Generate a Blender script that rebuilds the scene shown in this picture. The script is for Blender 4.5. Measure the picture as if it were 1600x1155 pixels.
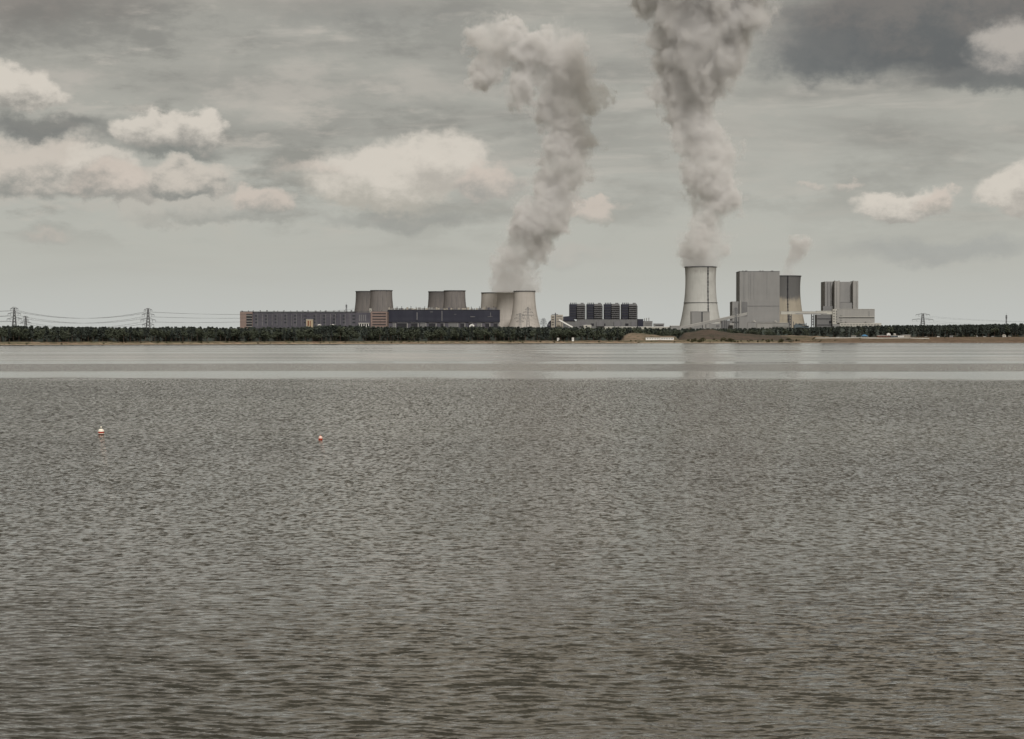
import bpy, math, random
import numpy as np
from mathutils import Vector

for o in list(bpy.data.objects):
    bpy.data.objects.remove(o)
S = bpy.context.scene
COL = S.collection
R = math.radians

# ------------------------------------------------------------------ camera
F = 3200.0                       # focal length in photograph pixels (1600 wide)
CAMZ = 10.0
PITCH = math.atan((577.5 - 526.0) / F)
cam_d = bpy.data.cameras.new("camera"); cam = bpy.data.objects.new("camera", cam_d); COL.objects.link(cam)
cam_d.sensor_width = 36.0; cam_d.lens = 36.0 * F / 1600.0
cam_d.clip_start = 0.5; cam_d.clip_end = 200000
cam.location = (0, 0, CAMZ); cam.rotation_euler = (R(90) - PITCH, 0, 0)
S.camera = cam

def at(px, py, Y):
    """point of the vertical plane y = Y seen at photograph pixel (px, py)"""
    x, u = (px - 800) / F, (577.5 - py) / F
    dy = math.cos(PITCH) + u * math.sin(PITCH)
    dz = -math.sin(PITCH) + u * math.cos(PITCH)
    return Vector((x / dy * Y, Y, CAMZ + dz / dy * Y))
def X(px, Y): return at(px, 526, Y).x
def Z(py, Y): return at(800, py, Y).z

def lin(r, g, b):
    f = lambda c: ((c / 255 + 0.055) / 1.055) ** 2.4 if c > 10 else c / 255 / 12.92
    return (f(r), f(g), f(b), 1.0)

# ------------------------------------------------------------------ render settings
S.view_settings.view_transform = 'Standard'; S.view_settings.look = 'None'
S.view_settings.exposure = 0.0; S.view_settings.gamma = 1.0
S.cycles.use_denoising = True
S.cycles.max_bounces = 8; S.cycles.volume_bounces = 4
S.cycles.transparent_max_bounces = 8
S.cycles.use_adaptive_sampling = True; S.cycles.adaptive_threshold = 0.03
S.cycles.volume_max_steps = 128

# ------------------------------------------------------------------ node expression helper
class V:
    def __init__(s, g, sock): s.g, s.s = g, sock
    def _m(s, op, *a, clamp=False):
        n = s.g.nodes.new('ShaderNodeMath'); n.operation = op; n.use_clamp = clamp
        for i, q in enumerate((s,) + a):
            if isinstance(q, V): s.g.links.new(q.s, n.inputs[i])
            else: n.inputs[i].default_value = q
        return V(s.g, n.outputs[0])
    def __add__(s, o): return s._m('ADD', o)
    __radd__ = __add__
    def __mul__(s, o): return s._m('MULTIPLY', o)
    __rmul__ = __mul__
    def __sub__(s, o): return s._m('SUBTRACT', o)
    def __rsub__(s, o): return (s * -1.0) + o
    def __truediv__(s, o): return s._m('DIVIDE', o)
    def __neg__(s): return s * -1.0
    def abs(s): return s._m('ABSOLUTE')
    def sqrt(s): return s._m('SQRT')
    def min(s, o): return s._m('MINIMUM', o)
    def max(s, o): return s._m('MAXIMUM', o)
    def clamp(s): return s._m('ADD', 0.0, clamp=True)
    def smin(s, o, k): return s._m('SMOOTH_MIN', o, k)
    def step(s, a, b, lo=0.0, hi=1.0, kind='SMOOTHSTEP'):
        n = s.g.nodes.new('ShaderNodeMapRange'); n.interpolation_type = kind
        s.g.links.new(s.s, n.inputs[0])
        for i, q in enumerate((a, b, lo, hi)):
            if isinstance(q, V): s.g.links.new(q.s, n.inputs[i + 1])
            else: n.inputs[i + 1].default_value = q
        return V(s.g, n.outputs[0])

def combine(g, *a):
    n = g.nodes.new('ShaderNodeCombineXYZ')
    for i, q in enumerate(a):
        if isinstance(q, V): g.links.new(q.s, n.inputs[i])
        else: n.inputs[i].default_value = q
    return n.outputs[0]
def separate(g, sock):
    n = g.nodes.new('ShaderNodeSeparateXYZ'); g.links.new(sock, n.inputs[0])
    return [V(g, n.outputs[i]) for i in range(3)]
def noise(g, vec, scale, detail=2.0, rough=0.5, dist=0.0):
    n = g.nodes.new('ShaderNodeTexNoise'); g.links.new(vec, n.inputs['Vector'])
    n.inputs['Scale'].default_value = scale; n.inputs['Detail'].default_value = detail
    n.inputs['Roughness'].default_value = rough; n.inputs['Distortion'].default_value = dist
    return V(g, n.outputs[0])
def noise_col(g, vec, scale, detail=2.0, rough=0.5):
    n = g.nodes.new('ShaderNodeTexNoise'); g.links.new(vec, n.inputs['Vector'])
    n.inputs['Scale'].default_value = scale; n.inputs['Detail'].default_value = detail; n.inputs['Roughness'].default_value = rough
    return separate(g, n.outputs[1])
def voronoi(g, vec, scale, detail=0.0, rough=0.5):
    n = g.nodes.new('ShaderNodeTexVoronoi'); g.links.new(vec, n.inputs['Vector'])
    n.inputs['Scale'].default_value = scale; n.inputs['Detail'].default_value = detail
    n.inputs['Roughness'].default_value = rough
    return V(g, n.outputs['Distance'])
def mix(g, f, a, b):
    n = g.nodes.new('ShaderNodeMix'); n.data_type = 'RGBA'
    if isinstance(f, V): g.links.new(f.s, n.inputs[0])
    else: n.inputs[0].default_value = f
    for i, q in ((6, a), (7, b)):
        if isinstance(q, (tuple, list)): n.inputs[i].default_value = q
        else: g.links.new(q, n.inputs[i])
    return n.outputs[2]
def curve(g, x, x0, x1, pts):
    """a float curve: pts = [(x, y)] -> y(x), x in [x0, x1]"""
    ys = [p[1] for p in pts]; y0, y1 = min(ys), max(ys) + 1e-6
    n = g.nodes.new('ShaderNodeFloatCurve')
    g.links.new(x.step(x0, x1, 0, 1, 'LINEAR').s, n.inputs['Value'])
    c = n.mapping.curves[0]
    q = [((p[0] - x0) / (x1 - x0), (p[1] - y0) / (y1 - y0)) for p in sorted(pts)]
    c.points[0].location = q[0]; c.points[1].location = q[-1]
    for p in q[1:-1]: c.points.new(*p)
    n.mapping.update()
    return V(g, n.outputs[0]) * (y1 - y0) + y0

# ------------------------------------------------------------------ world: overcast sky with cumulus
SUN_AZ, SUN_EL = R(168), R(37)       # azimuth from +Y towards +X
w = bpy.data.worlds.new("World"); S.world = w; w.use_nodes = True
g = w.node_tree; g.nodes.clear()
tc = g.nodes.new('ShaderNodeTexCoord'); D = tc.outputs['Generated']
dx, dy, dz = separate(g, D)
SK = F
U = dx._m('ARCTAN2', dy) * SK            # photograph pixels right of the centre
Vv = dz._m('ARCSINE') * SK               # pixels above the horizon
def smap(vec, sx, sy, sz, off=(0, 0, 0)):
    n = g.nodes.new('ShaderNodeMapping'); g.links.new(vec, n.inputs[0])
    n.inputs['Scale'].default_value = (sx, sy, sz); n.inputs['Location'].default_value = off
    return n.outputs[0]
big = noise_col(g, smap(D, 1, 1, 1.6), 26.0, 2.0)
fin = noise_col(g, smap(D, 1, 1, 1.3, (3, 1, 2)), 62.0, 6.0, .62)
streak = noise(g, smap(D, 4, 4, 26), 1.7, 5.0, 0.55, 0.4)
streak2 = noise(g, smap(D, 6, 6, 50, (5, 2, 1)), 2.2, 4.0, 0.6, 0.6)
Uw = U + (big[0] - 0.5) * 90.0 + (fin[0] - 0.5) * 74.0
Vw = Vv + (big[1] - 0.5) * 46.0 + (fin[1] - 0.5) * 60.0
tex = noise(g, smap(D, 1, 1, 1.5, (1, 7, 3)), 48.0, 7.0, 0.66)
mot = noise(g, smap(D, 1, 1, 2.6, (9, 4, 3)), 15.0, 7.0, 0.62)
mot2 = noise(g, smap(D, 1, 1, 3.4, (2, 8, 6)), 34.0, 6.0, 0.62)
sky = g.nodes.new('ShaderNodeTexSky'); sky.sky_type = 'NISHITA'; sky.sun_disc = False
sky.sun_elevation = SUN_EL; sky.sun_rotation = SUN_AZ
sky.air_density = 1.0; sky.dust_density = 2.0
K = 10.0                                  # world strength is 1/K
def C(r, gg, b, k=1.0):
    c = lin(r, gg, b); return (c[0] * K * k, c[1] * K * k, c[2] * K * k, 1)
lay = mix(g, Vv.step(0, 150), C(192, 194, 190), C(182, 182, 174))
lay = mix(g, Vv.step(130, 420), lay, C(168, 166, 157))
lay = mix(g, Vv.step(480, 680), lay, C(204, 191, 170))
lay = mix(g, Vv.step(950, 1700), lay, C(140, 130, 114))
lay = mix(g, Vv.step(2000, 3700), lay, C(255, 246, 232, 1.25))
lay = mix(g, (Vv.step(330, 560) * U.step(-100, -900)) * 0.6, lay, C(134, 129, 121))
# streaky stratus: lighter and darker bands, fading to the pale horizon
hi = Vv.step(40, 300)
lay = mix(g, streak.step(0.42, 0.70) * hi * 0.5, lay, C(134, 131, 125))
lay = mix(g, streak2.step(0.52, 0.75) * hi * 0.5, lay, C(192, 186, 176))
side = (U.step(300, -500) * .6 + .4) * Vv.step(110, 230)
lay = mix(g, mot.step(.50, .66) * side * .60, lay, C(190, 183, 173))
lay = mix(g, mot.step(.50, .36) * side * .60, lay, C(126, 124, 118))
lay = mix(g, mot2.step(.54, .70) * side * .45, lay, C(196, 188, 177))
cover = 0.96
col = mix(g, cover, sky.outputs[0], lay)
DK = C(100, 103, 104); GR = C(140, 142, 136); WH = C(212, 205, 194); WP = C(203, 192, 181)
# px, py, rx, ry, bright colour, shade colour, opacity, softness, flat base factor
clouds = [
    (1500, 45, 330, 105, C(120, 117, 114), C(98, 101, 102), .95, .55, 1.0),
    (1290, 105, 110, 52, C(108, 110, 110), C(96, 100, 102), .8, .7, 1.2),
    (1560, 140, 130, 28, C(108, 110, 110), C(92, 97, 99), .7, .7, 1.2),
    (1590, 100, 75, 52, C(186, 180, 172), C(128, 128, 126), .85, .5, 1.3),
    (40, 20, 260, 55, C(132, 126, 121), C(120, 117, 113), .6, .9, 1.0),
    (560, 20, 250, 45, C(138, 136, 131), C(130, 130, 127), .5, .9, 1.0),
    (60, 212, 150, 22, C(118, 119, 116), C(110, 112, 111), .75, .8, 1.0),
    (20, 162, 78, 48, WH, C(146, 144, 138), .95, .3, 1.6),
    (50, 278, 150, 50, C(205, 196, 185), C(140, 141, 136), .85, .4, 1.3),
    (150, 268, 60, 34, WH, C(160, 157, 150), .7, .4, 1.3),
    (200, 300, 50, 26, WH, C(160, 157, 150), .7, .4, 1.3),
    (170, 292, 70, 34, WP, C(150, 149, 143), .8, .5, 1.4),
    (275, 240, 92, 22, C(150, 150, 144), C(118, 121, 118), .7, .6, 1.3),
    (238, 218, 58, 34, WH, C(150, 148, 142), .9, .3, 1.5),
    (308, 216, 54, 44, WH, C(150, 148, 142), .95, .3, 1.6),
    (296, 288, 90, 34, C(203, 195, 184), C(132, 134, 130), .85, .4, 1.4),
    (412, 320, 54, 32, WP, C(150, 150, 144), .85, .4, 1.6),
    (350, 340, 170, 16, C(166, 165, 158), C(140, 141, 136), .6, .9, 1.0),
    (630, 345, 150, 18, C(150, 151, 146), C(142, 143, 139), .5, .8, 1.0),
    (596, 290, 122, 66, WH, C(176, 172, 162), .92, .35, 1.5),
    (490, 268, 60, 24, WP, C(165, 163, 155), .6, .7, 1.2),
    (702, 262, 82, 62, WH, C(180, 175, 166), .92, .35, 1.4),
    (757, 292, 56, 42, WP, C(160, 158, 152), .85, .4, 1.5),
    (938, 333, 44, 18, WP, C(165, 164, 156), .8, .5, 1.6),
    (880, 400, 110, 22, C(186, 180, 172), C(170, 170, 164), .4, .9, 1.0),
    (1418, 326, 84, 34, WH, C(164, 161, 154), .95, .35, 1.6),
    (1470, 322, 34, 24, WP, C(160, 158, 150), .8, .5, 1.5),
    (1604, 308, 70, 48, WH, C(170, 165, 157), .9, .35, 1.4),
    (1330, 288, 34, 10, WP, C(165, 163, 156), .6, .7, 1.2),
    (1262, 294, 26, 8, WP, C(165, 163, 156), .5, .8, 1.2),
    (1480, 395, 200, 24, C(158, 160, 157), C(150, 152, 150), .5, .9, 1.0),
    (75, 372, 55, 12, C(190, 180, 170), C(165, 163, 157), .5, .8, 1.0),
]
for (px, py, rx, ry, cb, cs, op, soft, flat) in clouds:
    u0 = math.atan((px - 800) / F) * SK; v0 = (526 - py) * 1.0
    du = (Uw - u0) * (1.0 / rx); dv = (Vw - v0) * (1.0 / ry)
    dva = dv.max(dv * -flat)
    q = (du * du + dva * dva).sqrt()
    m = q.step(1.12, 1.12 - soft) * op
    shade = (dv + (tex - 0.5) * 2.6 + (fin[2] - 0.5) * 1.2).step(-0.75, 0.55)
    col = mix(g, m, col, mix(g, shade, cs, cb))
col = mix(g, Vv.step(0.0, -30.0), col, C(110, 108, 100))       # below the horizon
bg = g.nodes.new('ShaderNodeBackground'); bg.inputs['Strength'].default_value = 1.0 / K
g.links.new(col, bg.inputs['Color'])
wo = g.nodes.new('ShaderNodeOutputWorld'); g.links.new(bg.outputs[0], wo.inputs['Surface'])
w.cycles.sampling_method = 'MANUAL'; w.cycles.sample_map_resolution = 512

sl = bpy.data.lights.new("sun", 'SUN'); sun = bpy.data.objects.new("sun", sl); COL.objects.link(sun)
sl.energy = 2.6; sl.angle = R(10); sl.color = (1.0, 0.965, 0.92)
sd = Vector((math.sin(SUN_AZ) * math.cos(SUN_EL), math.cos(SUN_AZ) * math.cos(SUN_EL), math.sin(SUN_EL)))
sun.rotation_euler = sd.to_track_quat('Z', 'Y').to_euler()

# ------------------------------------------------------------------ tagging and mesh helpers
def tag(o, label=None, cat=None, group=None, kind=None):
    if label: o['label'] = label
    if cat: o['category'] = cat
    if group: o['group'] = group
    if kind: o['kind'] = kind
    return o
def thing(name, loc, label, cat, group=None):
    o = bpy.data.objects.new(name, None); o.empty_display_size = 1
    COL.objects.link(o); o.location = loc
    return tag(o, label, cat, group)
def root_loc(p):
    while p is not None and p.parent is not None: p = p.parent
    return Vector(p.location) if p else Vector((0, 0, 0))
def link_mesh(name, me, m, parent=None, smooth=False):
    o = bpy.data.objects.new(name, me); COL.objects.link(o)
    if m: me.materials.append(m)
    if parent: o.parent = parent
    if smooth: me.shade_smooth()
    return o

class MB:
    """collects shapes in world coordinates into one mesh"""
    def __init__(s): s.v, s.f = [], []
    def quadbox(s, p):                    # 8 corners: bottom ring, top ring
        n = len(s.v); s.v += [tuple(q) for q in p]
        for f in ((3, 2, 1, 0), (4, 5, 6, 7), (0, 1, 5, 4), (1, 2, 6, 5), (2, 3, 7, 6), (3, 0, 4, 7)):
            s.f.append(tuple(n + i for i in f))
        return s
    def box(s, x0, x1, y0, y1, z0, z1):
        return s.quadbox([(x0, y0, z0), (x1, y0, z0), (x1, y1, z0), (x0, y1, z0),
                          (x0, y0, z1), (x1, y0, z1), (x1, y1, z1), (x0, y1, z1)])
    def bar(s, a, b, r):
        a, b = Vector(a), Vector(b); d = (b - a)
        if d.length < 1e-6: return s
        d.normalize(); up = Vector((0, 0, 1)) if abs(d.z) < .9 else Vector((1, 0, 0))
        u = d.cross(up).normalized() * r; v = d.cross(u).normalized() * r
        return s.quadbox([a - u - v, a + u - v, a + u + v, a - u + v, b - u - v, b + u - v, b + u + v, b - u + v])
    def tube(s, pts, r, k=6):
        pts = [Vector(p) for p in pts]; n0 = len(s.v)
        for i, p in enumerate(pts):
            d = (pts[min(i + 1, len(pts) - 1)] - pts[max(i - 1, 0)]).normalized()
            up = Vector((0, 0, 1)) if abs(d.z) < .9 else Vector((1, 0, 0))
            u = d.cross(up).normalized(); v = d.cross(u).normalized()
            rr = r[i] if isinstance(r, (list, tuple)) else r
            for j in range(k):
                a = 2 * math.pi * j / k
                s.v.append(tuple(p + u * math.cos(a) * rr + v * math.sin(a) * rr))
        for i in range(len(pts) - 1):
            for j in range(k):
                a, b = n0 + i * k + j, n0 + i * k + (j + 1) % k
                s.f.append((a, b, b + k, a + k))
        s.f.append(tuple(n0 + j for j in range(k))[::-1]); s.f.append(tuple(n0 + (len(pts) - 1) * k + j for j in range(k)))
        return s
    def lathe(s, c, prof, k=48, close=True):
        """prof = [(r, z)] absolute z; c = (x, y)"""
        n0 = len(s.v)
        for (r, z) in prof:
            for j in range(k):
                a = 2 * math.pi * j / k
                s.v.append((c[0] + r * math.cos(a), c[1] + r * math.sin(a), z))
        for i in range(len(prof) - 1):
            for j in range(k):
                a, b = n0 + i * k + j, n0 + i * k + (j + 1) % k
                s.f.append((a, b, b + k, a + k))
        if close:
            s.f.append(tuple(n0 + j for j in range(k))[::-1])
            s.f.append(tuple(n0 + (len(prof) - 1) * k + j for j in range(k)))
        return s
    def prism(s, ring, y0, y1):
        """ring of (x, z), extruded in y"""
        n = len(s.v); k = len(ring)
        s.v += [(x, y0, z) for x, z in ring] + [(x, y1, z) for x, z in ring]
        s.f.append(tuple(range(n, n + k))); s.f.append(tuple(range(n + 2 * k - 1, n + k - 1, -1)))
        for i in range(k):
            j = (i + 1) % k; s.f.append((n + i, n + k + i, n + k + j, n + j))
        return s
    def build(s, name, m, parent=None, smooth=False):
        L = root_loc(parent); me = bpy.data.meshes.new(name)
        me.from_pydata([(a - L.x, b - L.y, c - L.z) for a, b, c in s.v], [], s.f); me.update()
        return link_mesh(name, me, m, parent, smooth)

# ------------------------------------------------------------------ materials
def base_mat(name):
    m = bpy.data.materials.new(name); m.use_nodes = True; g = m.node_tree
    b = g.nodes['Principled BSDF']; b.inputs['Roughness'].default_value = 0.85
    b.inputs['Specular IOR Level'].default_value = 0.25
    t = g.nodes.new('ShaderNodeTexCoord')
    return m, g, b, t.outputs['Object']
def gmap(g, vec, sx, sy, sz):
    n = g.nodes.new('ShaderNodeMapping'); g.links.new(vec, n.inputs[0]); n.inputs['Scale'].default_value = (sx, sy, sz)
    return n.outputs[0]
def shade(c, k): return (c[0] * k, c[1] * k, c[2] * k, 1)
def cladding(name, c, c2=None, ribs=8.0, ribamt=.25, bands=0.0, bandamt=0.0, dirt=.35, rough=.8):
    """cladding: vertical sheets of slightly different tone, horizontal bands, streaky dirt"""
    m, g, b, ob = base_mat(name); c = tuple(c) + ((1,) if len(c) == 3 else ()); c2 = c2 or shade(c, .6)
    x, y, z = separate(g, ob)
    sheet = noise(g, combine(g, (x * (1 / ribs))._m('FLOOR'), (y * (1 / ribs))._m('FLOOR'), 0.0), 3.7, 0)
    colr = mix(g, sheet.step(.3, .7) * ribamt, c, shade(c2, 1))
    if bands:
        bd = noise(g, combine(g, 0.0, 0.0, (z * (1 / bands))._m('FLOOR')), 5.3, 0)
        colr = mix(g, bd.step(.4, .65) * bandamt, colr, shade(c2, 1))
    st = noise(g, gmap(g, ob, .16, .16, .018), 1.0, 4, .6)
    colr = mix(g, st.step(.45, .75) * dirt, colr, shade(c2, .75))
    bl = noise(g, ob, .05, 3)
    colr = mix(g, bl.step(.45, .7) * dirt * .6, colr, shade(c, 1.2))
    g.links.new(colr, b.inputs['Base Color']); b.inputs['Roughness'].default_value = rough
    return m
def plain(name, c, var=.2, scale=.4, rough=.7, metal=0.0):
    m, g, b, ob = base_mat(name); n = noise(g, ob, scale, 4)
    g.links.new(mix(g, n.step(.35, .7) * var, tuple(c[:3]) + (1,), shade(c, .55)), b.inputs['Base Color'])
    b.inputs['Roughness'].default_value = rough; b.inputs['Metallic'].default_value = metal
    return m
def tower_mat(name, c, cdark, streak=.5, top=None, ring=.3):
    """concrete shell: formwork rings, vertical rain streaks round the axis, second tone at the top"""
    m, g, b, ob = base_mat(name); x, y, z = separate(g, ob)
    ang = y._m('ARCTAN2', x)
    cs, sn = ang._m('COSINE'), ang._m('SINE')
    v = combine(g, cs * 7.0, sn * 7.0, z * .012)
    s1 = noise(g, v, 1.6, 4, .6); s2 = noise(g, combine(g, cs * 30.0, sn * 30.0, z * .01), 1.0, 2)
    r1 = noise(g, combine(g, 0.0, 0.0, (z * .28)._m('FLOOR')), 7.7, 0)
    pt = noise(g, ob, .045, 4, .6)
    colr = mix(g, s1.step(.44, .72) * streak, c, cdark)
    colr = mix(g, s2.step(.5, .75) * streak * .5, colr, cdark)
    colr = mix(g, r1.step(.45, .7) * ring, colr, shade(c, .72))
    colr = mix(g, pt.step(.42, .7) * .35, colr, shade(c, .7))
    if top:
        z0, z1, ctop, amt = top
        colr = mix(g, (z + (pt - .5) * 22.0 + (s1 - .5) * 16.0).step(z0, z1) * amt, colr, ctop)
    g.links.new(colr, b.inputs['Base Color']); b.inputs['Roughness'].default_value = .95
    return m
def foliage(name, c, c2):
    m, g, b, ob = base_mat(name)
    oi = g.nodes.new('ShaderNodeObjectInfo'); rnd = V(g, oi.outputs['Random'])
    geo = g.nodes.new('ShaderNodeNewGeometry'); n = noise(g, geo.outputs['Position'], .12, 3, .6)
    isl = V(g, geo.outputs['Random Per Island'])
    colr = mix(g, (n.step(.35, .65) * .5 + rnd * .35 + isl * .3).clamp(), c, c2)
    g.links.new(colr, b.inputs['Base Color']); b.inputs['Roughness'].default_value = .9
    b.inputs['Specular IOR Level'].default_value = .1
    return m

M = {}
M['brick'] = cladding('reddish_brick', (.235, .175, .155), ribs=6, ribamt=.2, bands=3.5, bandamt=.25, dirt=.3)
M['darkclad'] = cladding('dark_slate_cladding', (.105, .10, .115), (.05, .05, .065), ribs=9, ribamt=.55, bands=9, bandamt=.3, dirt=.4)
M['greyrib'] = cladding('grey_pilaster', (.16, .158, .165), ribs=5, ribamt=.3, dirt=.4)
M['navy'] = cladding('blackened_steel_cladding', (.035, .037, .052), (.015, .016, .028), ribs=11, ribamt=.5, bands=6, bandamt=.4, dirt=.3, rough=.6)
M['palegrey'] = cladding('pale_grey_sheeting', (.30, .295, .28), (.22, .215, .205), ribs=7, ribamt=.3, bands=14, bandamt=.15, dirt=.22)
M['midgrey'] = cladding('mid_grey_sheeting', (.245, .242, .235), (.19, .19, .188), ribs=6, ribamt=.35, bands=12, bandamt=.15, dirt=.25)
M['dimgrey'] = cladding('dim_grey_sheeting', (.20, .20, .198), (.15, .15, .15), ribs=5, ribamt=.3, bands=10, bandamt=.2, dirt=.2)
M['darkgrey'] = cladding('dark_grey_sheeting', (.165, .165, .165), (.12, .12, .122), ribs=5, ribamt=.3, bands=10, bandamt=.3, dirt=.25)
M['offwhite'] = cladding('off_white_sheeting', (.44, .43, .385), (.34, .33, .30), ribs=6, ribamt=.25, bands=5, bandamt=.3, dirt=.2)
M['beige'] = cladding('beige_render', (.36, .33, .28), (.24, .22, .19), ribs=6, ribamt=.25, bands=4, bandamt=.3, dirt=.3)
M['white'] = plain('white_paint', (.72, .71, .68), .15)
M['roofpale'] = plain('pale_roof_sheet', (.42, .41, .38), .25, .1)
M['dark'] = plain('dark_opening', (.025, .025, .03), .2)
M['glass'] = plain('window_glass', (.04, .045, .05), .2, rough=.15)
M['steel'] = plain('weathered_steel', (.09, .09, .095), .3, 2.0, .6, .2)
M['galv'] = plain('galvanised_steel', (.13, .135, .14), .2, 2.0, .5, .4)
M['wire'] = plain('aluminium_wire', (.11, .11, .115), .1)
M['redwall'] = plain('brown_red_render', (.17, .085, .065), .4, .5)
M['blue'] = plain('blue_canvas', (.06, .17, .30), .2, .5)
M['tan'] = plain('tan_render', (.42, .35, .25), .3, .3)
M['rust'] = plain('rusty_panel', (.2, .09, .05), .4, .5)
M['greenish'] = plain('bluegrey_steelwork', (.10, .125, .14), .4, .3)
M['trunk'] = plain('bark', (.09, .065, .05), .4, 1.0)
M['rubber'] = plain('black_rubber', (.02, .02, .02), .2)
M['pine'] = foliage('pine_needles', (.036, .044, .040, 1), (.060, .070, .060, 1))
M['leaf'] = foliage('broad_leaves', (.042, .050, .037, 1), (.074, .084, .058, 1))
M['scrub'] = foliage('scrub_leaves', (.045, .045, .024, 1), (.085, .08, .045, 1))

# ------------------------------------------------------------------ ground and water
SHX = [-8000, -3000, -615, -333, 0, 400, 842, 3000, 9000]
SHY = [900, 1500, 2461, 2667, 3047, 3200, 3368, 4000, 5200]
def wob(x): return 9 * np.sin(x * .021) + 6 * np.sin(x * .055 + 1) + 3 * np.sin(x * .13 + 2)
def shore(x): return np.interp(x, SHX, SHY) + wob(np.asarray(x, float))
def plateau(x): return np.interp(x, [-500, 0, 200, 420, 520, 900], [3.0, 3.2, 3.6, 7.0, 8.6, 9.0])
def bankw(x): return np.interp(x, [-500, 0, 200, 420, 900], [26, 30, 40, 95, 110])
def ground(x, y):
    x = np.asarray(x, float); y = np.asarray(y, float)
    d = y - shore(x)
    t = np.clip(d / bankw(x), 0, 1); s = t * t * (3 - 2 * t)
    up = .35 * np.clip(d / 6, 0, 1) + (plateau(x) - .35) * s
    lump = (np.sin(x * .06 + y * .03) * .25 + np.sin(x * .017 - y * .05) * .4) * np.clip(d / 30, 0, 1)
    return np.where(d < 0, np.maximum(d * .05, -6), up + lump)
def G(x, y): return float(ground(x, y))

def grid_mesh(name, Xg, Yg, Zg, m, smooth=True):
    r, c = Xg.shape
    co = np.stack([Xg, Yg, Zg], -1).reshape(-1, 3).astype(np.float32)
    i = np.arange((r - 1) * (c - 1)); a = (i // (c - 1)) * c + i % (c - 1)
    q = np.stack([a, a + 1, a + c + 1, a + c], -1).astype(np.int32).ravel()
    me = bpy.data.meshes.new(name); me.vertices.add(len(co)); me.vertices.foreach_set('co', co.ravel())
    n = len(i); me.loops.add(4 * n); me.loops.foreach_set('vertex_index', q)
    me.polygons.add(n); me.polygons.foreach_set('loop_start', np.arange(0, 4 * n, 4, dtype=np.int32))
    me.update(calc_edges=True); me.validate()
    return link_mesh(name, me, m, None, smooth)

mg, g, b, ob = base_mat('shore_ground')
gx, gy, gz = separate(g, ob)
n1 = noise(g, gmap(g, ob, .012, .03, .03), 1, 5, .6); n2 = noise(g, ob, .12, 5, .65); n3 = noise(g, gmap(g, ob, .03, .2, .2), 1, 4)
sand, drygrass, soil, moss = (.30, .235, .165, 1), (.13, .115, .068, 1), (.135, .082, .055, 1), (.05, .055, .03, 1)
cc = mix(g, n1.step(.42, .62), drygrass, soil)
cc = mix(g, n3.step(.45, .65) * .7, cc, sand)
cc = mix(g, n2.step(.46, .58) * .8, cc, moss)
cc = mix(g, (gz + (n2 - .5) * 3.0).step(1.6, .6), cc, sand)
cc = mix(g, (gz + (n3 - .5) * .6).step(.28, .1) * .8, cc, (.10, .062, .04, 1))
cc = mix(g, gx.step(380, 560) * n2.step(.3, .7, .45, .8), cc, (.105, .066, .045, 1))
cc = mix(g, gy.step(3600, 4200), cc, (.09, .085, .055, 1))
g.links.new(cc, b.inputs['Base Color']); b.inputs['Roughness'].default_value = 1
xs = np.concatenate([[-60000, -20000, -9000, -5000, -2500, -1500], np.arange(-1000, 1400, 6.0), [1500, 2500, 5000, 9000, 20000, 60000]])
ds = np.concatenate([[-60], np.arange(-12, 40, 1.5), np.arange(40, 160, 5), [200, 300, 500, 900, 1500, 3000, 8000, 30000, 110000]])
Xg, Dg = np.meshgrid(xs, ds); Yg = shore(Xg) + Dg
tag(grid_mesh('ground', Xg, Yg, ground(Xg, Yg), mg), kind='structure')

# water: one polar sheet, real waves where they are large enough to see
mw, g, b, ob = base_mat('lake_water')
wx, wy, wz = separate(g, ob)
dist = (wx * wx + wy * wy).sqrt()
edge = noise(g, gmap(g, ob, .0035, .012, 0), 1, 4, .55)
f_edge = noise(g, gmap(g, ob, .03, .035, 0), 1, 4, .6)
fary = wy + (edge - .5) * 95.0 - wx * .04 + (wx * .013)._m('SINE') * 9.0
calm = (fary + (f_edge - .5) * 130.0).step(435, 515)
cs1 = noise(g, gmap(g, ob, .0011, .011, 0), 1, 5, .6, .6)
cs2 = noise(g, gmap(g, ob, .0008, .004, 0), 1.0, 4, .6)
gust = noise(g, gmap(g, ob, .02, .035, 0), 1, 4, .6)
gust2 = noise(g, gmap(g, ob, .006, .01, 0), 1, 3, .6)
amp = (gust.step(.3, .7, .85, 1.15)) * (gust2.step(.35, .65, .74, 1.2))
calmamp = cs1.step(.40, .62, .10, .42) * fary.step(600, 1500, .8, 1.5)
amp = amp * (1.0 - calm) + calmamp * calm
def slopes(sx, sy, det, off=0.0):
    n = noise_col(g, combine(g, wx * sx + off, wy * sy, 0.0), 1.0, det)
    return n[0] - .5, n[1] - .5
f0 = slopes(3.6, 9.5, 2.0, 5.0); f1 = slopes(1.5, 4.4, 2.0); f2 = slopes(3.8, 1.5, 4.0, 31.0); f3 = slopes(3.0, .48, 4.0, 77.0)
k0 = dist.step(50, 130, .28, .5); k1 = dist.step(50, 130, .28, .75); k2 = dist.step(60, 150, .05, .9); k3 = dist.step(110, 330, .0, 1.1)
tx = (f0[0] * k0 + f1[0] * k1 + f2[0] * k2 + f3[0] * k3) * amp * 1.2
ty = (f0[1] * k0 + f1[1] * k1 + f2[1] * k2 + f3[1] * k3) * amp * 2.9 + amp * dist.step(50, 220, .0, .075)
ty = ty._m('SMOOTH_MAX', dist._m('DIVIDE', 1.0)._m('POWER', -1.0) * -5.0 + .03, .06)
band = fary.step(582, 606) * (1.0 - fary.step(735, 775))
farz = fary.step(780, 900)
cty = (cs1 - .5) * farz * .16 + farz * .018 + .012 + f3[1] * .05 + f2[1] * .03 + band * (f3[1] * .30 + f2[1] * .25 + .055)
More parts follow.
